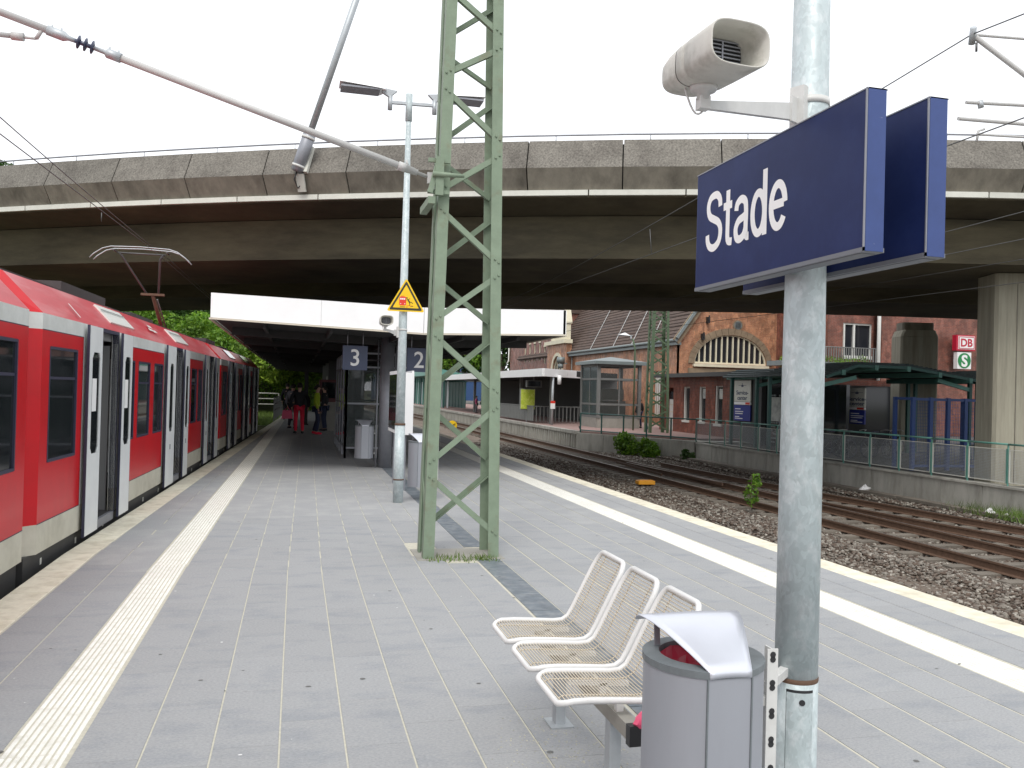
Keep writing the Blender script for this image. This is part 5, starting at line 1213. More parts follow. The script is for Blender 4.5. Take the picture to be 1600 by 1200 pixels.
# north wing, brick with small windows
holes = [(81.4+1.9*k, 82.1+1.9*k, za, zb) for k, (za, zb) in enumerate([(4.6, 6.4), (4.9, 6.9), (4.9, 6.9), (4.9, 6.9), (4.9, 6.9)])]
xwall('wall', 'brick_red', 24, 79.3, 96, GZ, 9.5, holes, st)
for ya, yb, za, zb in holes:
    o = MB().box(24.15, 24.2, ya, yb, za, zb).build('window', 'win_dark', st)
    MB().box(24.05, 24.14, ya, ya+.14, za, zb).box(24.05, 24.14, yb-.14, yb, za, zb).box(23.95, 24.14, ya, yb, zb-.15, zb).build('window_frame', 'cream', o)
MB().prism([(23.9, 79.25, 9.5), (28, 79.25, 14), (32, 79.25, 9.5)], (0, 17, 0)).build('roof', 'roof_tiles', st)
MB().box(24.45, 33, 79.4, 95.9, GZ, 9.45).build('core', 'brick_red', st)
MB().tube([(23.8, 95.9, 8), (23.8, 95.9, 5.2), (23.6, 95.9, 5.0)], .08, 6).build('downpipe', 'win_frame', st)

# single-storey annex (service centre)
an = empty('station_annex', (20.2, 40, GZ), 'low flat-roofed dark red brick annex with narrow white windows and the service centre entrance', 'annex')
wins = [(41.4, 42.15, .4, 2.2), (39.6, 40.35, .4, 2.2), (37.8, 38.6, .35, 2.25)]; door = (43.4, 44.1, GZ, 2.15)
xwall('wall', 'brick_annex', 20.2, 36.85, 45.2, GZ, 2.72, wins+[door], an, .35)
MB().box(20.56, 24, 36.85, 45.2, GZ, 2.7).build('core', 'brick_annex', an)
for ya, yb, za, zb in wins:
    o = MB().box(20.36, 20.4, ya, yb, za, zb).build('window', 'win_dark', an)
    MB().box(20.25, 20.355, yb-.1, yb, za, zb).box(20.33, 20.355, ya, ya+.04, za, zb).box(20.32, 20.355, ya, yb, zb-.07, zb).box(20.14, 20.355, ya-.03, yb+.03, za-.1, za+.01).build('window_frame', 'win_frame', o)
for ya in (39.62, 37.85): MB().box(20.34, 20.355, ya+.05, ya+.55, 1.6, 2.1).build('notice', 'poster_white', an)
d_ = MB().box(20.3, 20.36, door[0], door[1], GZ, 1.5).build('door', 'win_frame', an); MB().box(20.3, 20.34, door[0], door[1], 1.52, 1.93).build('transom', 'win_dark', d_)
b = MB()
for z in (-.2, .3, .8, 1.2): b.box(20.28, 20.3, door[0]+.08, door[1]-.08, z, z+.03)
b.build('door_panel', 'cream', d_)
MB().box(19.9, 24.2, 30.5, 45.5, 2.73, 2.92).build('flat_roof', 'roof_dark', an); MB().box(19.78, 19.9, 30.4, 45.6, 2.7, 2.88).build('roof_edge', 'roof_dark', an)
MB().box(21.2, 28.5, 35.6, 43.2, GZ, 2.7).build('rear_block', 'brick_annex', an); MB().box(21.0, 28.6, 34.6, 35.55, GZ, 2.4).build('lobby_glass', 'win_dark', an)
# lobby: sign wall, glass blocks, teal canopy
MB().box(20.25, 20.5, 34.3, 36.83, GZ, 2.72).build('sign_wall', 'roof_dark', an)
MB().box(20.45, 20.6, 28.5, 34.25, GZ, 2.3).build('glass_wall', 'win_dark', an)
gb = MB()
for i in range(12):
    for j in range(13):
        if (i*7+j*3) % 4: y = 31.6+i*.2; z = GZ+.15+j*.17; gb.box(20.4, 20.44, y, y+.13, z, z+.07)
gb.build('glass_block', 'zinc', an, kind='stuff')
def service_sign(y0, y1, x, label, zb=.62, zt=2.5):
    s = empty('service_sign', (x, (y0+y1)/2, -.1), label, 'sign', 'service centre signs')
    MB().box(x-.06, x, y0, y1, 1.0, 2.22).build('white_panel', 'poster_white' if 0 else 'strip_white', s)
    MB().box(x-.06, x, y0, y1, .82, .98).build('stripe', 'letter', s); MB().box(x-.063, x-.06, y0+.05, y0+.45, .84, .96).build('red_mark', 'print_red', s)
    MB().box(x-.06, x, y0, y1, -.1, .79).build('blue_panel', 'panel_blue', s)
    c = (y0+y1)/2; 
    textmesh('lettering', 'Service-', .34, frame_m((x-.062, c, 1.4), (0, -1, 0), (0, 0, 1)), 'num_blue', s, align='CENTER', bold=.008)
    textmesh('lettering', 'center', .34, frame_m((x-.062, c, 1.1), (0, -1, 0), (0, 0, 1)), 'num_blue', s, align='CENTER', bold=.008)
    b = MB(); b.box(x-.066, x-.06, c-.35, c+.35, 1.92, 1.94).box(x-.066, x-.06, c-.09, c+.09, 1.84, 1.96).box(x-.066, x-.06, c-.015, c+.015, 1.96, 2.06); b.build('emblem', 'num_blue', s)
    b = MB()
    for i, (a, l) in enumerate(((.55, .5), (.4, .75), (.28, .7), (.1, .4), (-.0, .7))): b.box(x-.066, x-.06, y1-.12-l, y1-.12, a, a+.05)
    b.build('small_print', 'letter', s)
    k_ = (zt-zb)/2.32; s.scale = (1, 1, k_); s.location.z = zb
service_sign(35.1, 36.6, 20.22, 'tall Service-center sign with white upper part and blue lower part on the dark entrance wall')
mp = empty('poster', (19.9, 33, .3), 'pale framed map poster beside the service centre entrance', 'poster'); MB().box(19.86, 19.9, 32.15, 33.15, .73, 1.75).build('print', 'poster_white', mp); MB().box(19.84, 19.86, 32.95, 33.08, .8, .92).build('red_mark', 'print_red', mp); MB().box(19.86, 19.9, 32.15, 32.22, GZ, .73).box(19.86, 19.9, 33.08, 33.15, GZ, .73).build('leg', 'steel_grey', mp)

# red brick office building
ob = empty('office_building', (36, 42, GZ), 'dark red brick office building with a large white framed window behind the bridge', 'office building')
gyb = 44.5
def ywall(name, m, y, x0, x1, z0, z1, holes, parent, t=.4):
    b = MB(); x = x0
    for xa, xb, za, zb in sorted(holes): b.box(x, xa, y, y+t, z0, z1); b.box(xa, xb, y, y+t, z0, za); b.box(xa, xb, y, y+t, zb, z1); x = xb
    b.box(x, x1, y, y+t, z0, z1); return b.build(name, m, parent)
wx0, wx1, wz0, wz1 = 31.6, 33.6, 4.3, 6.35
ywall('wall', 'brick_red', gyb, 30.6, 33.7, GZ, 12, [(wx0, wx1, wz0, wz1)], ob)
ywall('wall', 'brick_red', gyb-.5, 33.9, 41.0, GZ, 12, [], ob); MB().box(31, 40.9, gyb+.45, 60, GZ, 11.9).build('core', 'brick_red', ob)
o = MB().box(wx0, wx1, gyb+.2, gyb+.25, wz0, wz1).build('window', 'win_dark', ob)
b = MB(); b.box(wx0, wx0+.1, gyb+.08, gyb+.18, wz0, wz1).box(wx1-.06, wx1, gyb+.08, gyb+.18, wz0, wz1).box(wx0, wx1, gyb+.07, gyb+.19, wz1-.1, wz1).box(wx0, wx1, gyb-.05, gyb+.19, wz0-.1, wz0+.1).box(wx0+.75, wx0+.87, gyb+.06, gyb+.19, wz0, wz1).box(wx0+.08, wx0+.16, gyb+.03, gyb+.1, wz0+.1, wz1-.1); b.build('window_frame', 'win_frame', o)
MB().tube([(33.55, gyb-.7, GZ), (33.55, gyb-.7, 12)], .11, 8).build('downpipe', 'win_frame', ob)
bal = rails3('balcony_railing', (28.2, 43.6), (33.2, 43.6), .9, 30, 'grey balcony railing with bars in front of the white framed window', 'fence_grey', 3.9, 1)
MB().box(26.5, 33.4, 42.9, 44.4, 3.6, 3.88).build('roof_terrace', 'zinc', ob)
n = 2500; P = np.stack([rng.uniform(22.5, 32, n), rng.uniform(43.0, 43.5, n), np.full(n, 2.66)], 1)
leaves('roof_plants', [(x, 43.2, 3.75, .38+.25*random.random()) for x in (27., 27.4, 29.8, 30.3, 30.8, 31.4, 32.)], 1800, .06, 'leaf_a', label='green plants growing along the flat roof edge below the white framed window', cat='plants', kind='stuff')
def dbsign():
    s = empty('station_logo_sign', (39.2, 43.2, 4.9), 'white square sign with red letters DB high on the red brick wall', 'logo sign', 'logo signs on the brick wall')
    c = (39.2, 43.2, 5.37); w, h = .68, .47
    MB().box(c[0]-w, c[0]+w, 43.2, 43.55, c[2]-h, c[2]+h).build('box', 'db_red', s); MB().box(c[0]-w+.12, c[0]+w-.06, 43.18, 43.2, c[2]-h+.09, c[2]+h-.06).build('face', 'letter', s)
    b = MB(); x0, x1, z0, z1 = c[0]-w+.15, c[0]+w-.09, c[2]-h+.12, c[2]+h-.09; t = .04
    b.box(x0, x1, 43.17, 43.18, z0, z0+t).box(x0, x1, 43.17, 43.18, z1-t, z1).box(x0, x0+t, 43.17, 43.18, z0+t, z1-t).box(x1-t, x1, 43.17, 43.18, z0+t, z1-t).build('border', 'db_red', s)
    textmesh('lettering', 'DB', .66, frame_m((c[0]+.02, 43.175, c[2]-.21), (1, 0, 0), (0, 0, 1)), 'db_red', s, align='CENTER', bold=.02)
    MB().box(c[0]-.1, c[0]+.1, 43.55, 44.0, c[2]-.1, c[2]+.1).build('bracket', 'steel_grey', s)
    g = empty('suburban_rail_sign', (39.1, 43.2, 3.8), 'white sign with a green disc and white letter S below the DB sign', 'logo sign', 'logo signs on the brick wall')
    c = (39.1, 43.2, 4.3); MB().box(c[0]-.5, c[0]+.5, 43.2, 43.5, c[2]-.5, c[2]+.5).build('face', 'letter', g)
    MB().tube([(c[0], 43.2, c[2]), (c[0], 43.18, c[2])], .46, 28, smooth=False).build('disc', 's_green', g)
    textmesh('lettering', 'S', .95, frame_m((c[0], 43.176, c[2]-.34), (1, 0, 0), (0, 0, 1)), 'letter', g, align='CENTER', bold=.035)
    MB().box(c[0]-.1, c[0]+.1, 43.5, 44.0, c[2]-.1, c[2]+.1).build('bracket', 'steel_grey', g)
dbsign()

# ============================================================ OPPOSITE PLATFORM FURNITURE
oc = empty('platform_canopy', (16, 60, OZ), 'smaller white edged canopy on the opposite platform in front of the brick station', 'canopy')
MB().prism([(14.1, 48.2, 2.72), (17.8, 51.5, 2.72), (21, 54, 2.72), (21, 88, 2.72), (14.1, 88, 2.72)], (0, 0, .36)).build('roof_slab', 'soffit', oc)
def fas2(p, q, k):
    p = Vector((*p, 2.64)); q = Vector((*q, 2.64))
    for i in range(k): MB().bar(p.lerp(q, i/k)+Vector((0, 0, .235)), p.lerp(q, (i+.995)/k)+Vector((0, 0, .235)), .08, .47).build('fascia_panel', 'white_fascia', oc)
fas2((14.02, 48.1), (14.02, 88), 14); fas2((14.06, 48.0), (18.2, 52), 2)
for x, y in ((15.35, 50.6), (15.35, 58), (15.35, 66), (15.35, 74)): MB().box(x-.1, x+.1, y-.1, y+.1, OZ, 2.72).build('column', 'fence_grey', oc)
dk = MB().box(19.5, 21, 54, 88, OZ, 2.7).build('back_wall', 'roof_dark', oc)
ps = empty('sign_post', (14.9, 48.9, OZ), 'thin silver post with a small red and white notice at the canopy corner', 'post'); MB().tube([(14.9, 48.9, OZ), (14.9, 48.9, 3.0)], .075, 10).build('shaft', 'galv_plain', ps)
MB().box(14.76, 15.04, 48.78, 48.82, 1.05, 1.2).build('red_notice', 'print_red', ps); MB().box(14.76, 15.04, 48.78, 48.82, .72, 1.05).build('white_notice', 'letter', ps); MB().tube([(15.3, 48.9, 2.2), (15.3, 48.9, 2.75)], .12, 10).build('lamp', 'white_fascia', ps)
# opposite information box & clock boxes
ib = empty('display_box', (14.9, 53, 2.2), 'grey display screen box hanging under the opposite canopy', 'display'); MB().box(14.4, 15.4, 53, 53.3, 2.0, 2.45).build('case', 'fence_grey', ib); MB().box(14.48, 15.32, 52.98, 53, 2.06, 2.4).build('screen', 'win_dark', ib); MB().box(14.85, 14.95, 53.1, 53.2, 2.45, 2.72).build('hanger', 'fence_grey', ib)
ib = empty('display_box', (14.6, 66, 2.2), 'small white number box hanging farther back under the opposite canopy', 'display'); MB().box(14.4, 15.0, 66, 66.3, 1.9, 2.5).build('case', 'num_blue', ib); MB().box(14.55, 14.85, 65.98, 66, 2.0, 2.4).build('face', 'strip_white', ib)
pst = empty('advert_poster', (14.9, 52.5, OZ), 'bright yellow green poster in a frame above the grey slatted fence', 'poster'); MB().box(14.05, 14.95, 53.0, 53.1, .6, 1.85).build('print', 'poster_green', pst); MB().box(14.0, 15.0, 53.1, 53.15, .55, 1.9).build('frame', 'steel_grey', pst); MB().box(14.45, 14.55, 53.15, 53.2, OZ, .6).build('leg', 'steel_grey', pst)
sf = empty('slatted_fence', (14.8, 52, OZ), 'grey slatted fence round the stair head on the opposite platform', 'fence')
for k in range(24): y = 61.5-k*.42; MB().box(14.45, 14.48, y-.36, y, OZ+.12, .78).build('slat', 'fence_grey', sf)
MB().box(14.43, 14.5, 51.4, 61.6, .78, .84).build('top_rail', 'fence_grey', sf)
for k in range(14): x = 14.6+k*.25; MB().box(x, x+.06, 51.38, 51.42, OZ+.1, .78).build('slat', 'fence_grey', sf)
MB().box(14.45, 18, 51.36, 51.44, .78, .84).build('top_rail', 'fence_grey', sf)
# glass lift
gl = empty('glass_lift', (18, 47.4, OZ), 'grey framed glass lift shaft house with a shallow hipped roof', 'lift')
x0, x1, y0, y1, zt = 16.75, 19.25, 46.0, 48.9, 3.4
MB().box(x0-.05, x1+.05, y0-.05, y1+.05, OZ, OZ+.55).build('plinth', 'plinth_grey', gl)
for (x, y) in ((x0, y0), (x1, y0), (x0, y1), (x1, y1)): MB().box(x-.09, x+.09, y-.09, y+.09, OZ+.55, zt).build('corner_post', 'fence_grey', gl)
MB().box((x0+x1)/2-.04, (x0+x1)/2+.04, y0-.03, y0+.03, OZ+.55, zt).build('mullion', 'fence_grey', gl); MB().box(x0-.03, x0+.03, (y0+y1)/2-.04, (y0+y1)/2+.04, OZ+.55, zt).build('mullion', 'fence_grey', gl)
for z in (OZ+.62, 1.1, 2.55, 3.32):
    for a, c in (((x0, y0), (x1, y0)), ((x0, y0), (x0, y1)), ((x1, y0), (x1, y1)), ((x0, y1), (x1, y1))): MB().bar((*a, z), (*c, z), .07, .12).build('transom', 'fence_grey', gl)
for z0, z1 in ((OZ+.68, 1.04), (1.16, 2.49), (2.61, 3.26)):
    for a, c in ((x0+.1, (x0+x1)/2-.04), ((x0+x1)/2+.04, x1-.1)): MB().box(a, c, y0-.01, y0+.01, z0, z1).build('glass_pane', 'clear_glass', gl)
    for a, c in ((y0+.1, (y0+y1)/2-.04), ((y0+y1)/2+.04, y1-.1)): MB().box(x0-.01, x0+.01, a, c, z0, z1).build('glass_pane', 'clear_glass', gl)
b = MB(); e = .35; b.add([(x0-e, y0-e, zt+.18), (x1+e, y0-e, zt+.18), (x1+e, y1+e, zt+.18), (x0-e, y1+e, zt+.18), (x0-e, y0-e, zt), (x1+e, y0-e, zt), (x1+e, y1+e, zt), (x0-e, y1+e, zt), ((x0+x1)/2, (y0+y1)/2, zt+.5)], [(0, 1, 8), (1, 2, 8), (2, 3, 8), (3, 0, 8), (4, 5, 1, 0), (5, 6, 2, 1), (6, 7, 3, 2), (7, 4, 0, 3), (7, 6, 5, 4)]); b.build('roof', 'zinc', gl)
MB().box(17.3, 18.7, 47, 47.1, 1.35, 2.0).box(17.1, 18.9, 47.2, 48.2, OZ+.5, 1.3).build('lift_car', 'plinth_grey', gl)
# far lattice mast and lamp
lattice_mast((18.25, 41.2, -.4), 1.1, .75, .7, .5, 11, [.3, 1.3, 1.4, 2.4, 2.5, 3.5, 3.6, 4.6, 4.7, 5.7, 5.8, 6.8], [.8, .9, 1.9, 2.0, 3., 3.1, 4.1, 4.2, 5.2, 5.3, 6.3, 6.4], fl=.14, label='distant dark green lattice mast standing between the glass lift and the annex', name='lattice_mast', mt='mast_dark', rivets=False, bw=.08)
fl_ = empty('street_lamp', (17.6, 43.6, OZ), 'small street lamp with a white hooded head in front of the tiled roof', 'street lamp')
MB().tube([(17.9, 43.5, OZ), (17.9, 43.5, 4.2), (17.75, 43.5, 4.75)], .05, 8).build('shaft', 'mast_dark', fl_)
lamp_head(fl_, (17.68, 43.5, 4.9), -1)
# bike shelter and far shops
bs = empty('bike_shelter', (15.5, 110, OZ), 'long teal green steel and glass bicycle shelter far along the opposite platform', 'shelter')
for k in range(34):
    y = 90+k*1.9; MB().box(15.2, 15.36, y, y+.22, OZ, 3.1).build('post', 'teal_light' if k % 3 else 'teal', bs); MB().bar((15.3, y+.1, 3.1), (17.8, y+.1, 2.6), .12, .12).build('rafter', 'teal', bs)
    if k % 2 == 0: MB().box(15.8, 15.86, y+.4, y+1.1, OZ, 2.6).build('glass_pane', 'render_white', bs)
    MB().box(17.6, 17.7, y, y+1.6, OZ, 2.7).build('back_panel', 'teal', bs)
MB().prism([(14.6, 89, 3.3), (14.6, 89, 3.9), (18, 89, 3.3), (18, 89, 3.1)], (0, 68, 0)).build('roof', 'teal_light', bs)
fb = empty('shop_building', (26, 170, 0), 'distant blue fronted flat building above the bicycle shelter roof', 'building')
MB().box(16, 40, 170, 190, -1, 8.2).build('wall', 'building_blue', fb); MB().box(16, 40, 169.9, 170, 3.5, 5.5).build('window_band', 'win_dark', fb)
textmesh('lettering', 'nellBus', 2.4, frame_m((16.5, 169.8, 5.6), (1, 0, 0), (0, 0, 1)), 'letter', fb, bold=.05)
tj = empty('track_signal_disc', (10.5, 58, -1.1), 'small round yellow and black disc beside the rails', 'signal disc'); MB().tube([(10.5, 58, -.75), (10.5, 57.95, -.75)], .33, 18).build('disc', 'yellow', tj); MB().bar((10.3, 57.93, -.9), (10.7, 57.93, -.6), .12, .02).build('bar', 'print_black', tj); MB().tube([(10.5, 58, -1.2), (10.5, 58, -1.0)], .04, 6).build('stake', 'steel_grey', tj)
yb_ = empty('track_box', (10.6, 24.6, -1.1), 'small orange yellow metal box lying in the ballast', 'track box')
bevel(MB().box(10.3, 10.85, 24.45, 24.75, -1.08, -.96).build('body', 'orange_box', yb_), .02); MB().box(10.35, 10.8, 24.5, 24.7, -.96, -.945).build('lid', 'orange_box', yb_)
pf_ = empty('point_lever', (14.9, 45.3, -1.1), 'white weighted point lever at the end of the opposite platform', 'point lever')
bevel(MB().box(14.9, 15.5, 44.2, 44.8, -.85, -.4).build('weight', 'strip_white', pf_), .15, 4); MB().tube([(14.9, 44.5, -.7), (14.2, 44.0, -1.05)], .05, 8).build('rod', 'strip_white', pf_); MB().tube([(15.2, 44.5, -.45), (15.15, 44.5, -.1)], .04, 6).build('handle', 'black_metal', pf_)

# ============================================================ FORECOURT: teal shelters, blue cages
def fold(name, x0, x1, zr, zv, y0, y1, label, half=None, flatw=.55):
    """gable roof ridge along y; ribs and beams"""
    s = empty(name, ((x0+x1)/2, y0, GZ), label, 'shelter roof', 'teal steel shelter roofs under the bridge'); xm = (x0+x1)/2 if half is None else half
    P = [(x0, zv), (xm-flatw, zr), (xm+flatw, zr), (x1, zv)]
    b = MB(); b.prism([(x, y0, z+.05) for x, z in P]+[(x, y0, z) for x, z in reversed(P)], (0, y1-y0, 0)); b.build('roof_sheet', 'teal_roof', s)
    b = MB()
    for k in range(int((x1-x0)/.2)):
        x = x0+.1+k*.2; z = np.interp(x, [p[0] for p in P], [p[1] for p in P]); b.box(x-.03, x+.03, y0, y1, z+.05, z+.085)
    b.build('roof_rib', 'teal_roof', s, kind='stuff')
    for (xa, za), (xb, zb) in zip(P[:-1], P[1:]): MB().bar((xa, y0+.02, za-.06), (xb, y0+.02, zb-.06), .05, .1).build('edge_beam', 'teal', s)
    for k in range(5): xx = x0+(x1-x0)*(k+.5)/5; z = np.interp(xx, [p[0] for p in P], [p[1] for p in P]); MB().box(xx-.07, xx+.07, y0-.03, y1, z-.2, z-.02).build('purlin', 'teal_light', s)
    for xx in (x0+.15, x1-.15):
        for yy in (y0+.6, y1-.6): MB().box(xx-.06, xx+.06, yy-.06, yy+.06, GZ, zv).build('post', 'teal', s)
    MB().bar((x0+.15, y0+.6, zv-.35), (x0+1.6, y0+.6, zv-.02), .1, .14).bar((x1-.15, y0+.6, zv-.35), (x1-1.6, y0+.6, zv-.02), .1, .14).build('brace', 'teal_light', s)
    return s
fold('shelter_roof', 17.85, 24.5, 2.98, 2.55, 26, 30.5, 'teal folded shelter roof left of the lit bridge pillar, between pole and pillar', 20.15, 1.05)
fold('shelter_roof', 24.55, 31, 2.98, 2.55, 26, 30.5, 'teal folded shelter roof running off at the right edge')
fold('shelter_roof', 18.4, 21.2, 2.85, 2.55, 31.2, 34.5, 'small teal porch roof in front of the service centre entrance', 19.6)
def cage(x0, x1, y, y1, n, label):
    c = empty('bike_cage', ((x0+x1)/2, y, GZ), label, 'cage', 'blue steel bicycle cages')
    for i in range(n+1):
        x = x0+(x1-x0)*i/n; MB().box(x-.055, x+.055, y-.05, y+.05, GZ, 1.85).build('post', 'cage_blue', c)
        if i < n:
            xn = x+(x1-x0)/n; MB().box(x+.055, xn-.055, y-.03, y+.03, 1.75, 1.83).build('rail', 'cage_blue', c); MB().box(x+.055, xn-.055, y-.03, y+.03, GZ+.1, GZ+.18).build('rail', 'cage_blue', c)
            m = MB(); z = GZ+.25
            while z < 1.75: m.box(x+.055, xn-.055, y-.006, y, z, z+.008); z += .1
            k = x+.1
            while k < xn-.06: m.box(k, k+.008, y, y+.006, GZ+.18, 1.75); k += .06
            m.build('mesh_panel', 'cage_blue', c)
    for x in (x0, x1): MB().box(x-.05, x+.05, y1-.05, y1+.05, GZ, 1.85).bar((x, y, 1.8), (x, y1, 1.8), .06, .08).build('side_frame', 'cage_blue', c)
    return c
cage(18.35, 20.9, 22.3, 23.1, 4, 'blue steel bicycle cage with mesh doors left of the lit pillar'); cage(22.0, 25.5, 22.3, 23.1, 4, 'blue steel bicycle cage at the right edge of the picture')
service_sign(28.07, 29.0, 21.0, 'second Service-center sign with white and blue parts in the shade under the teal roof', .8, 2.18)
bevel(MB().box(22.9, 23.6, 33, 33.1, .1, 1.3).build('notice_board', 'poster_white', label='small pale notice board deep in the shade under the bridge', cat='notice board', loc=(23.2, 33, .1)), .02)
def bicycle(x, y, rz, label):
    b_ = empty('bicycle', (x, y, GZ), label, 'bicycle', 'bicycles parked under the teal roof'); b_.rotation_euler = (0, 0, 0)
    def ring(cx, nm):
        pts = [(x+cx+.33*cos(a), y, GZ+.34+.33*sin(a)) for a in [k*2*pi/20 for k in range(21)]]; MB().tube(pts, .018, 6, cap=False).build(nm, 'rubber', b_)
        s = MB()
        for k in range(8): a = k*pi/4; s.tube([(x+cx, y, GZ+.34), (x+cx+.32*cos(a), y, GZ+.34+.32*sin(a))], .003, 3)
        s.build('spokes', 'alu', b_, kind='stuff')
    ring(-.52, 'wheel'); ring(.52, 'wheel')
    q = lambda a, z: (x+a, y, GZ+z)
    m = MB(); m.tube([q(-.52, .34), q(-.1, .3), q(.38, .8), q(-.2, .82), q(-.1, .3)], .018, 6).tube([q(-.52, .34), q(-.2, .82), q(-.22, .95)], .014, 6).tube([q(.52, .34), q(.38, .8), q(.34, 1.0)], .016, 6); m.build('frame', 'black_metal', b_)
    MB().bar(q(-.34, .97), q(-.1, .97), .12, .05).build('saddle', 'rubber', b_); MB().tube([(x+.25, y-.26, GZ+1.0), (x+.36, y-.1, GZ+1.03), (x+.36, y+.1, GZ+1.03), (x+.25, y+.26, GZ+1.0)], .014, 6).build('handlebar', 'alu', b_)
    b_.rotation_euler = (0, 0, rz); return b_
bk = bicycle(0, 0, 0, 'dark bicycle nearest the sign pole under the teal roof'); bk.location = (19.0, 27.0, GZ)
for i, (x, y) in enumerate(((20.0, 27.3), (20.9, 27.1), (21.8, 27.5))): copy_tree(bk, (x, y, GZ), R(20*i-15), ['second dark bicycle from the left under the teal roof', 'third dark bicycle from the left under the teal roof', 'fourth dark bicycle, farthest right under the teal roof'][i])

# ============================================================ VEGETATION
def tree(x, y, z, h, r, n, m, label, leaf=.22, group='trees behind the station'):
    t = empty('tree', (x, y, z), label, 'tree', group)
    b = MB(); b.tube([(x, y, z), (x+.1, y, z+h*.3), (x+.05, y, z+h*.6)], [h*.03, h*.022, h*.01], 8)
    cl = []
    for k in range(9):
        a = random.uniform(0, 2*pi); rr_ = random.uniform(.2, .8)*r; zz = z+h*random.uniform(.4, .9); c = (x+cos(a)*rr_, y+sin(a)*rr_, zz, r*random.uniform(.35, .55)); cl.append(c)
        b.tube([(x+.05, y, z+h*.35), (c[0], c[1], c[2])], [h*.012, h*.004], 5)
    cl.append((x, y, z+h*.85, r*.5)); b.build('trunk', 'bark', t); leaves('crown', cl, n, leaf, m, t); return t
tid = 0
hl = ['tree on the green slope directly left of the canopy', 'tree on the slope behind the pantograph mast', 'yellow green tree on the slope above the last carriage', 'dark tree high on the slope', 'bushy tree at the foot of the slope by the pale railing', 'tree on the slope seen under the canopy edge', 'tall tree at the back of the slope', 'tree at the left end of the slope above the train roof']
for i, (x, y, z, h, r, m) in enumerate([(-3, 60, -.3, 6.5, 3.2, 'leaf_b'), (-7.5, 62, 0, 9, 3.8, 'leaf_dark'), (-6, 57, -.3, 6., 2.8, 'leaf_a'), (-11.5, 66, 1, 9, 4.2, 'leaf_a'), (-.6, 66, -.3, 5.5, 2.6, 'leaf_b'), (2, 74, -.3, 6.5, 3, 'leaf_a'), (-15.5, 70, 2, 9.5, 4.4, 'leaf_dark'), (-9.5, 59, 0, 7.5, 3., 'leaf_a')]):
    tree(x, y, z, h, r, 15000, m, hl[i], .13, 'trees on the green slope')
cl = [(rng.uniform(-17, 2.5), rng.uniform(60, 76), rng.uniform(-.5, 4.2), rng.uniform(1.4, 2.4)) for _ in range(60)]
leaves('undergrowth', cl, 60000, .13, 'leaf_a', label='dense green undergrowth covering the slope behind the platform', cat='undergrowth', kind='stuff')
MB().prism([(-60, 62, -1.3), (3.2, 66, -1.3), (3.5, 100, -1.3), (-60, 120, -1.3)], (0, 0, 4.5)).build('hill', 'earth', kind='structure')
for i, (x, y, h, r, m, lb) in enumerate([(22, 128, 13, 6, 'leaf_a', 'light green tree behind the far brick wing, left one'), (30, 126, 14, 6, 'leaf_dark', 'dark green tree behind the far brick wing, right one'), (9, 190, 11, 7, 'leaf_a', 'distant tree beyond the bicycle shelter')]): tree(x, y, -1, h, r, 9000, m, lb, .35)
tree(44.5, 50, -.4, 11, 3.6, 7000, 'leaf_b', 'bright green tree right of the red brick office building', .2)
tree(-19.6, 60, -1, 17.4, 2.6, 6000, 'leaf_dark', 'tree top rising above the bridge parapet at the left edge', .2)
tree(6, 95, -1, 9, 5, 6000, 'leaf_dark', 'dark tree beyond the far end of the platform', .3)
# shrubs by the railing, sapling in the ballast, grass by the wall
for i, (x, y, z, r, n, m, lb) in enumerate([(15.5, 38.3, -.78, .6, 1500, 'leaf_a', 'tall light green shrub in front of the dark railing'), (16.0, 36.9, -.88, .5, 1200, 'leaf_a', 'round green shrub right of the tall one by the retaining wall'), (16.9, 34.6, -1.0, .3, 400, 'leaf_dark', 'low dark shrub at the foot of the retaining wall')]):
    s = empty('shrub', (x, y, -1.1), lb, 'shrub', 'shrubs by the retaining wall'); MB().tube([(x, y, -1.1), (x, y, z)], .03, 5).tube([(x, y, -1.1), (x+.2, y+.1, z)], .02, 5).build('stem', 'bark', s)
    leaves('foliage', [(x, y, z, r), (x+.3*r, y-.3*r, z-.25*r, r*.7), (x-.5*r, y+.3*r, z+.35*r, r*.6), (x-.3*r, y+.1, z+.7*r, r*.45)], n, .085, m, s)
sp_ = empty('sapling', (11.02, 19, -1.1), 'young green sapling growing from the ballast left of the sign pole', 'sapling'); MB().tube([(11.02, 19, -1.1), (11.05, 19, -.7), (11.0, 19.05, -.25)], .012, 5).tube([(11.03, 19, -.9), (11.15, 18.95, -.5)], .008, 4).build('stem', 'bark', sp_)
leaves('foliage', [(11.0, 19, -.72, .2), (11.08, 19, -.5, .17), (11.1, 19, -.3, .13), (10.95, 19, -.9, .1)], 190, .06, 'leaf_a', sp_)
n = 1800; P = np.stack([rng.uniform(16.6, 17.45, n), rng.uniform(15.5, 19.2, n), np.full(n, -1.1)], 1); P = P[rng.uniform(0, 1, n) < np.clip((19.2-P[:, 1])/2.5, .15, 1)]
blades('grass', P, .28, .008, label='tuft of bright grass at the foot of the concrete wall at the right', cat='grass', kind='stuff')
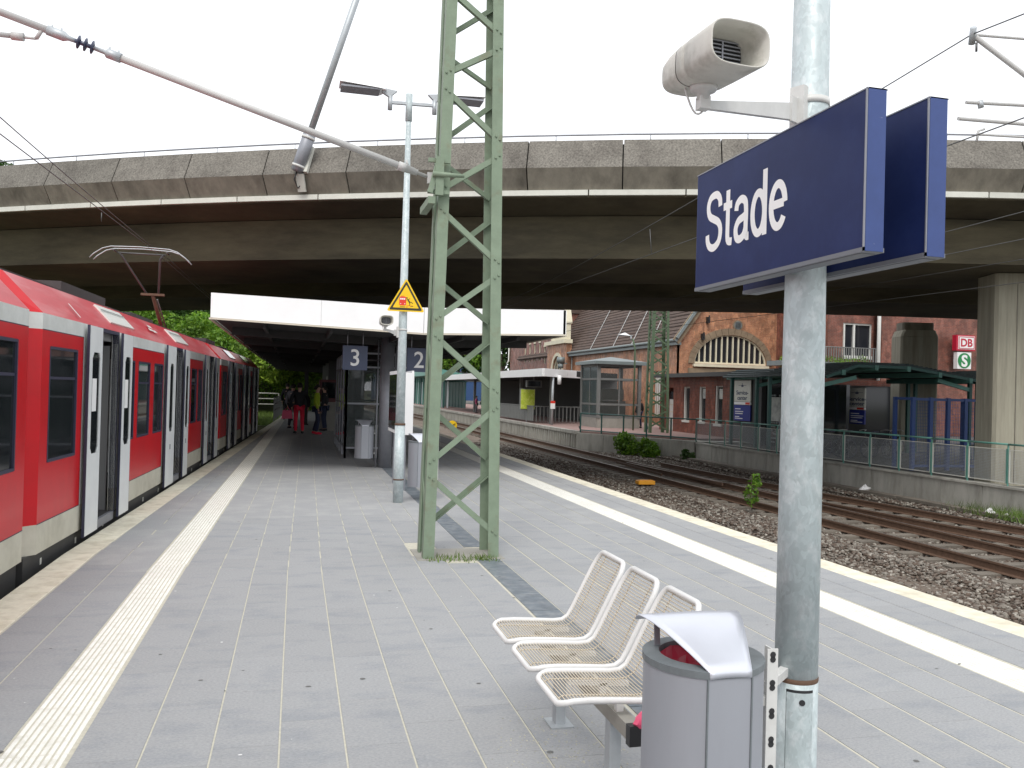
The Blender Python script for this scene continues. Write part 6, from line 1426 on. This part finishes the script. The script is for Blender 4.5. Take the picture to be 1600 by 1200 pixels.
# litter
def litter(x, y, z, s, label):
    b = MB(); V = []; k_ = 9
    for k in range(4):
        for j in range(k_): a = 2*pi*j/k_; r = s*(1.1, 1., .7, .2)[k]*random.uniform(.5, 1.2); V.append((x+cos(a)*r*1.5, y+sin(a)*r, z+s*.45*k*random.uniform(.6, 1.1)))
    b.add(V, [(k*k_+j, k*k_+(j+1) % k_, (k+1)*k_+(j+1) % k_, (k+1)*k_+j) for k in range(3) for j in range(k_)]+[tuple(3*k_+j for j in range(k_)), tuple(reversed(range(k_)))]); b.build('litter', 'litter', label=label, cat='litter', group='litter by the tracks', loc=(x, y, z))
litter(16.95, 22.6, -1.02, .12, 'flattened white litter bag at the foot of the retaining wall'); litter(16.9, 17.7, -1.02, .09, 'small crumpled white paper near the grass by the wall'); litter(17.0, 17.3, -1.02, .04, 'tiny white scrap next to the crumpled paper')

# ============================================================ PEOPLE
def skin_mesh(name, pts, edges, rad, m, parent, sub=1):
    me = bpy.data.meshes.new('t'); me.from_pydata(pts, edges, []); o = bpy.data.objects.new('t', me); col.objects.link(o)
    sk = o.modifiers.new('s', 'SKIN'); 
    for i, r in enumerate(rad): me.skin_vertices[0].data[i].radius = (r, r) if not isinstance(r, tuple) else r
    me.skin_vertices[0].data[0].use_root = True
    if sub: o.modifiers.new('u', 'SUBSURF').levels = sub
    bpy.context.view_layer.update(); dg = bpy.context.evaluated_depsgraph_get(); em = bpy.data.meshes.new_from_object(o.evaluated_get(dg)); bpy.data.objects.remove(o)
    em.name = name; em.materials.clear(); em.materials.append(MATS[m]); em.polygons.foreach_set('use_smooth', [True]*len(em.polygons))
    r = bpy.data.objects.new(name, em); col.objects.link(r); r.parent = parent; return r
def person(x, y, z, rz, h, top, legs, shoes, label, coat=0., pose=0., sc=1., armout=.0, backpack=None, cat='person', hair='hair'):
    root = empty('person', (0, 0, 0), label, cat, 'people waiting on the platforms'); k = h/1.75
    S = lambda a, b, c: (a*k, b*k, c*k)
    st_ = .11+pose*.1; hip, sho = .1, .185
    J = dict(pelvis=S(0, 0, .95), spine=S(0, .01, 1.1), chest=S(0, .01, 1.3), neck=S(0, 0, 1.47), head0=S(0, -.015, 1.54), head1=S(0, -.02, 1.63), head2=S(0, -.01, 1.69),
        hl=S(-hip, 0, .9), kl=S(-.11, -.03-pose*.15, .5), al=S(-.12, .03-pose*.12, .09), tl=S(-.13, -.12-pose*.12, .035), hr=S(hip, 0, .9), kr=S(.11, -.02+pose*.05, .5), ar=S(.12, .05+pose*.25, .09+pose*.04), tr=S(.13, -.1+pose*.25, .035),
        sl=S(-sho, 0, 1.4), el=S(-sho-.07-armout*.1, .03, 1.13), wl=S(-sho-.06-armout*.12, -.08, .9), fl=S(-sho-.05-armout*.12, -.1, .82), sr=S(sho, 0, 1.4), er=S(sho+.07+armout*.1, .04, 1.13), wr=S(sho+.06, -.06, .9), fr=S(sho+.06, -.08, .82))
    names = list(J); ix = {n_: i for i, n_ in enumerate(names)}
    E = [('pelvis', 'spine'), ('spine', 'chest'), ('chest', 'neck'), ('neck', 'head0'), ('head0', 'head1'), ('head1', 'head2'), ('pelvis', 'hl'), ('hl', 'kl'), ('kl', 'al'), ('al', 'tl'), ('pelvis', 'hr'), ('hr', 'kr'), ('kr', 'ar'), ('ar', 'tr'), ('chest', 'sl'), ('sl', 'el'), ('el', 'wl'), ('wl', 'fl'), ('chest', 'sr'), ('sr', 'er'), ('er', 'wr'), ('wr', 'fr')]
    rad = dict(pelvis=(.14, .1), spine=(.125, .09), chest=(.14, .1), neck=.052, head0=.07, head1=.088, head2=.065, hl=.085, kl=.055, al=.036, tl=.032, hr=.085, kr=.055, ar=.036, tr=.032, sl=.055, el=.04, wl=.027, fl=.03, sr=.055, er=.04, wr=.027, fr=.03)
    def sub_(nm, keys, m, grow, extra=None):
        P = [J[q] for q in keys]; Rr = []
        for q in keys:
            r = (extra or {}).get(q, rad[q]); r = r if isinstance(r, tuple) else (r, r); Rr.append(((r[0]+grow)*k, (r[1]+grow)*k))
        kk = {q: i for i, q in enumerate(keys)}; Ed = [(kk[a], kk[b]) for a, b in E if a in kk and b in kk]; return skin_mesh(nm, P, Ed, Rr, m, root)
    body = sub_('body', names, 'skin', 0)
    f = MB()                                                        # nose and fingers joined into the body's surface
    for s in ('l', 'r'):
        o = Vector(J['f'+s])
        for q in range(4): a = o+Vector(((q-1.5)*.016*k*.3, (q-1.5)*.018*k, -.02*k)); f.tube([a, a+Vector((0, -.012, -.035))*k, a+Vector((0, -.02, -.06))*k], [.009*k, .008*k, .006*k], 5)
        a = o+Vector((0, -.035, .02))*k; f.tube([a, a+Vector((0, -.03, -.03))*k], [.011*k, .007*k], 5)
    f.prism([S(-.012, -.1, 1.6), S(.012, -.1, 1.6), S(0, -.1, 1.645)], Vector((0, -.022*k, 0)))
    bm_ = bpy.data.meshes.new('f'); bm_.from_pydata(f.v, [], f.f)
    import bmesh
    bb = bmesh.new(); bb.from_mesh(body.data); bb.from_mesh(bm_); bb.to_mesh(body.data); bb.free(); bpy.data.meshes.remove(bm_)
    sub_('trousers', ['pelvis', 'hl', 'kl', 'al', 'hr', 'kr', 'ar'], legs, .014, {'al': .045, 'ar': .045, 'kl': .06, 'kr': .06})
    if coat: 
        J['pelvis'] = S(0, .01, .95-coat)
        sub_('coat', ['pelvis', 'spine', 'chest', 'sl', 'el', 'wl', 'sr', 'er', 'wr', 'neck'], top, .028, {'pelvis': (.19, .15), 'spine': (.15, .12), 'neck': .05, 'wl': .035, 'wr': .035}); J['pelvis'] = S(0, 0, .95)
    else: sub_('jacket', ['pelvis', 'spine', 'chest', 'sl', 'el', 'wl', 'sr', 'er', 'wr', 'neck'], top, .024, {'neck': .048, 'wl': .034, 'wr': .034})
    b = MB()
    for q in ('l', 'r'): a = Vector(J['a'+q]); t = Vector(J['t'+q]); b.tube([a+Vector((0, .05*k, -.04*k)), a+Vector((0, .0, -.035*k)), t+Vector((0, 0, .012)), t+Vector((0, -.05*k, 0))], [.04*k, .05*k, .042*k, .02*k], 8)
    b.build('shoe', shoes, root)
    hm = MB(); n = 12; V = []; hc = Vector(S(0, .008, 1.645))
    for i in range(6):
        th = pi*.62*i/5
        for j in range(n): a = 2*pi*j/n; V.append(hc+Vector((sin(th)*cos(a)*.098*k, sin(th)*sin(a)*.112*k+.01*k*(i/5), cos(th)*.1*k+(.05*k*(i/5) if sin(a) < -.3 else -.03*k*(i/5)))))
    hm.add(V, [(i*n+j, i*n+(j+1) % n, (i+1)*n+(j+1) % n, (i+1)*n+j) for i in range(5) for j in range(n)], 0, True); hm.build('hair', hair, root)
    if backpack: bevel(MB().box(-.15*k, .15*k, .13*k, .28*k, 1.05*k, 1.45*k).build('backpack', backpack, root), .04)
    root.location = (x, y, z); root.rotation_euler = (0, 0, rz); return root
person(.12, 30.8, 0, R(190), 1.8, 'cloth_black', 'cloth_red', 'cloth_black', 'person in a long dark coat and bright red trousers seen from behind', coat=.12, armout=.6)
person(.72, 30.6, 0, R(80), 1.74, 'cloth_lime', 'cloth_navy', 'cloth_red', 'person in a lime green jacket with red shoes and dark trousers', pose=.3)
person(-.12, 34.5, 0, R(150), 1.76, 'cloth_grey', 'cloth_black', 'cloth_black', 'person in a grey jacket half hidden behind the one in red trousers')
person(-.42, 43.3, 0, R(170), 1.8, 'cloth_black', 'cloth_black', 'cloth_black', 'person dressed in black standing by the dark railing, left one')
person(-.12, 42.2, 0, R(200), 1.78, 'cloth_black', 'cloth_black', 'cloth_black', 'person dressed in black standing by the dark railing, right one', pose=.5)
person(1.05, 33.0, 0, R(250), 1.72, 'cloth_black', 'cloth_navy', 'cloth_black', 'dark clothed person behind the one in the lime jacket')
person(14.85, 68.5, OZ, R(90), 1.82, 'cloth_navy', 'cloth_black', 'cloth_black', 'person in dark clothes standing on the opposite platform seen through the mast')
person(15.0, 71.5, OZ, R(60), 1.5, 'cloth_pink', 'cloth_grey', 'cloth_black', 'person in a pink top farther along the opposite platform')
person(16.2, 60, OZ, R(20), 1.75, 'cloth_maroon', 'cloth_navy', 'cloth_black', 'person in a dark red jacket under the opposite canopy')
person(19.55, 46.6, OZ, R(200), 1.75, 'cloth_black', 'cloth_navy', 'cloth_black', 'person in black leaning by the right side of the glass lift')
b = MB(); x, y, z = -.28, 30.7, .52
b.add([(x-.16, y, z+.3), (x+.14, y, z+.3), (x+.18, y-.06, z+.02), (x-.2, y-.06, z), (x-.16, y+.1, z+.3), (x+.14, y+.1, z+.3), (x+.18, y+.1, z+.02), (x-.2, y+.1, z)], [(0, 1, 2, 3)[::-1], (4, 5, 6, 7), (0, 4, 5, 1)[::-1], (3, 2, 6, 7), (0, 3, 7, 4)[::-1], (1, 5, 6, 2)[::-1]]); b.tube([(x-.1, y+.05, z+.3), (x, y+.05, z+.42), (x+.1, y+.05, z+.3)], .01, 5)
b.build('shopping_bag', 'pink_bag', label='pink carrier bag held beside the red trousers', cat='bag', loc=(x, y, z))
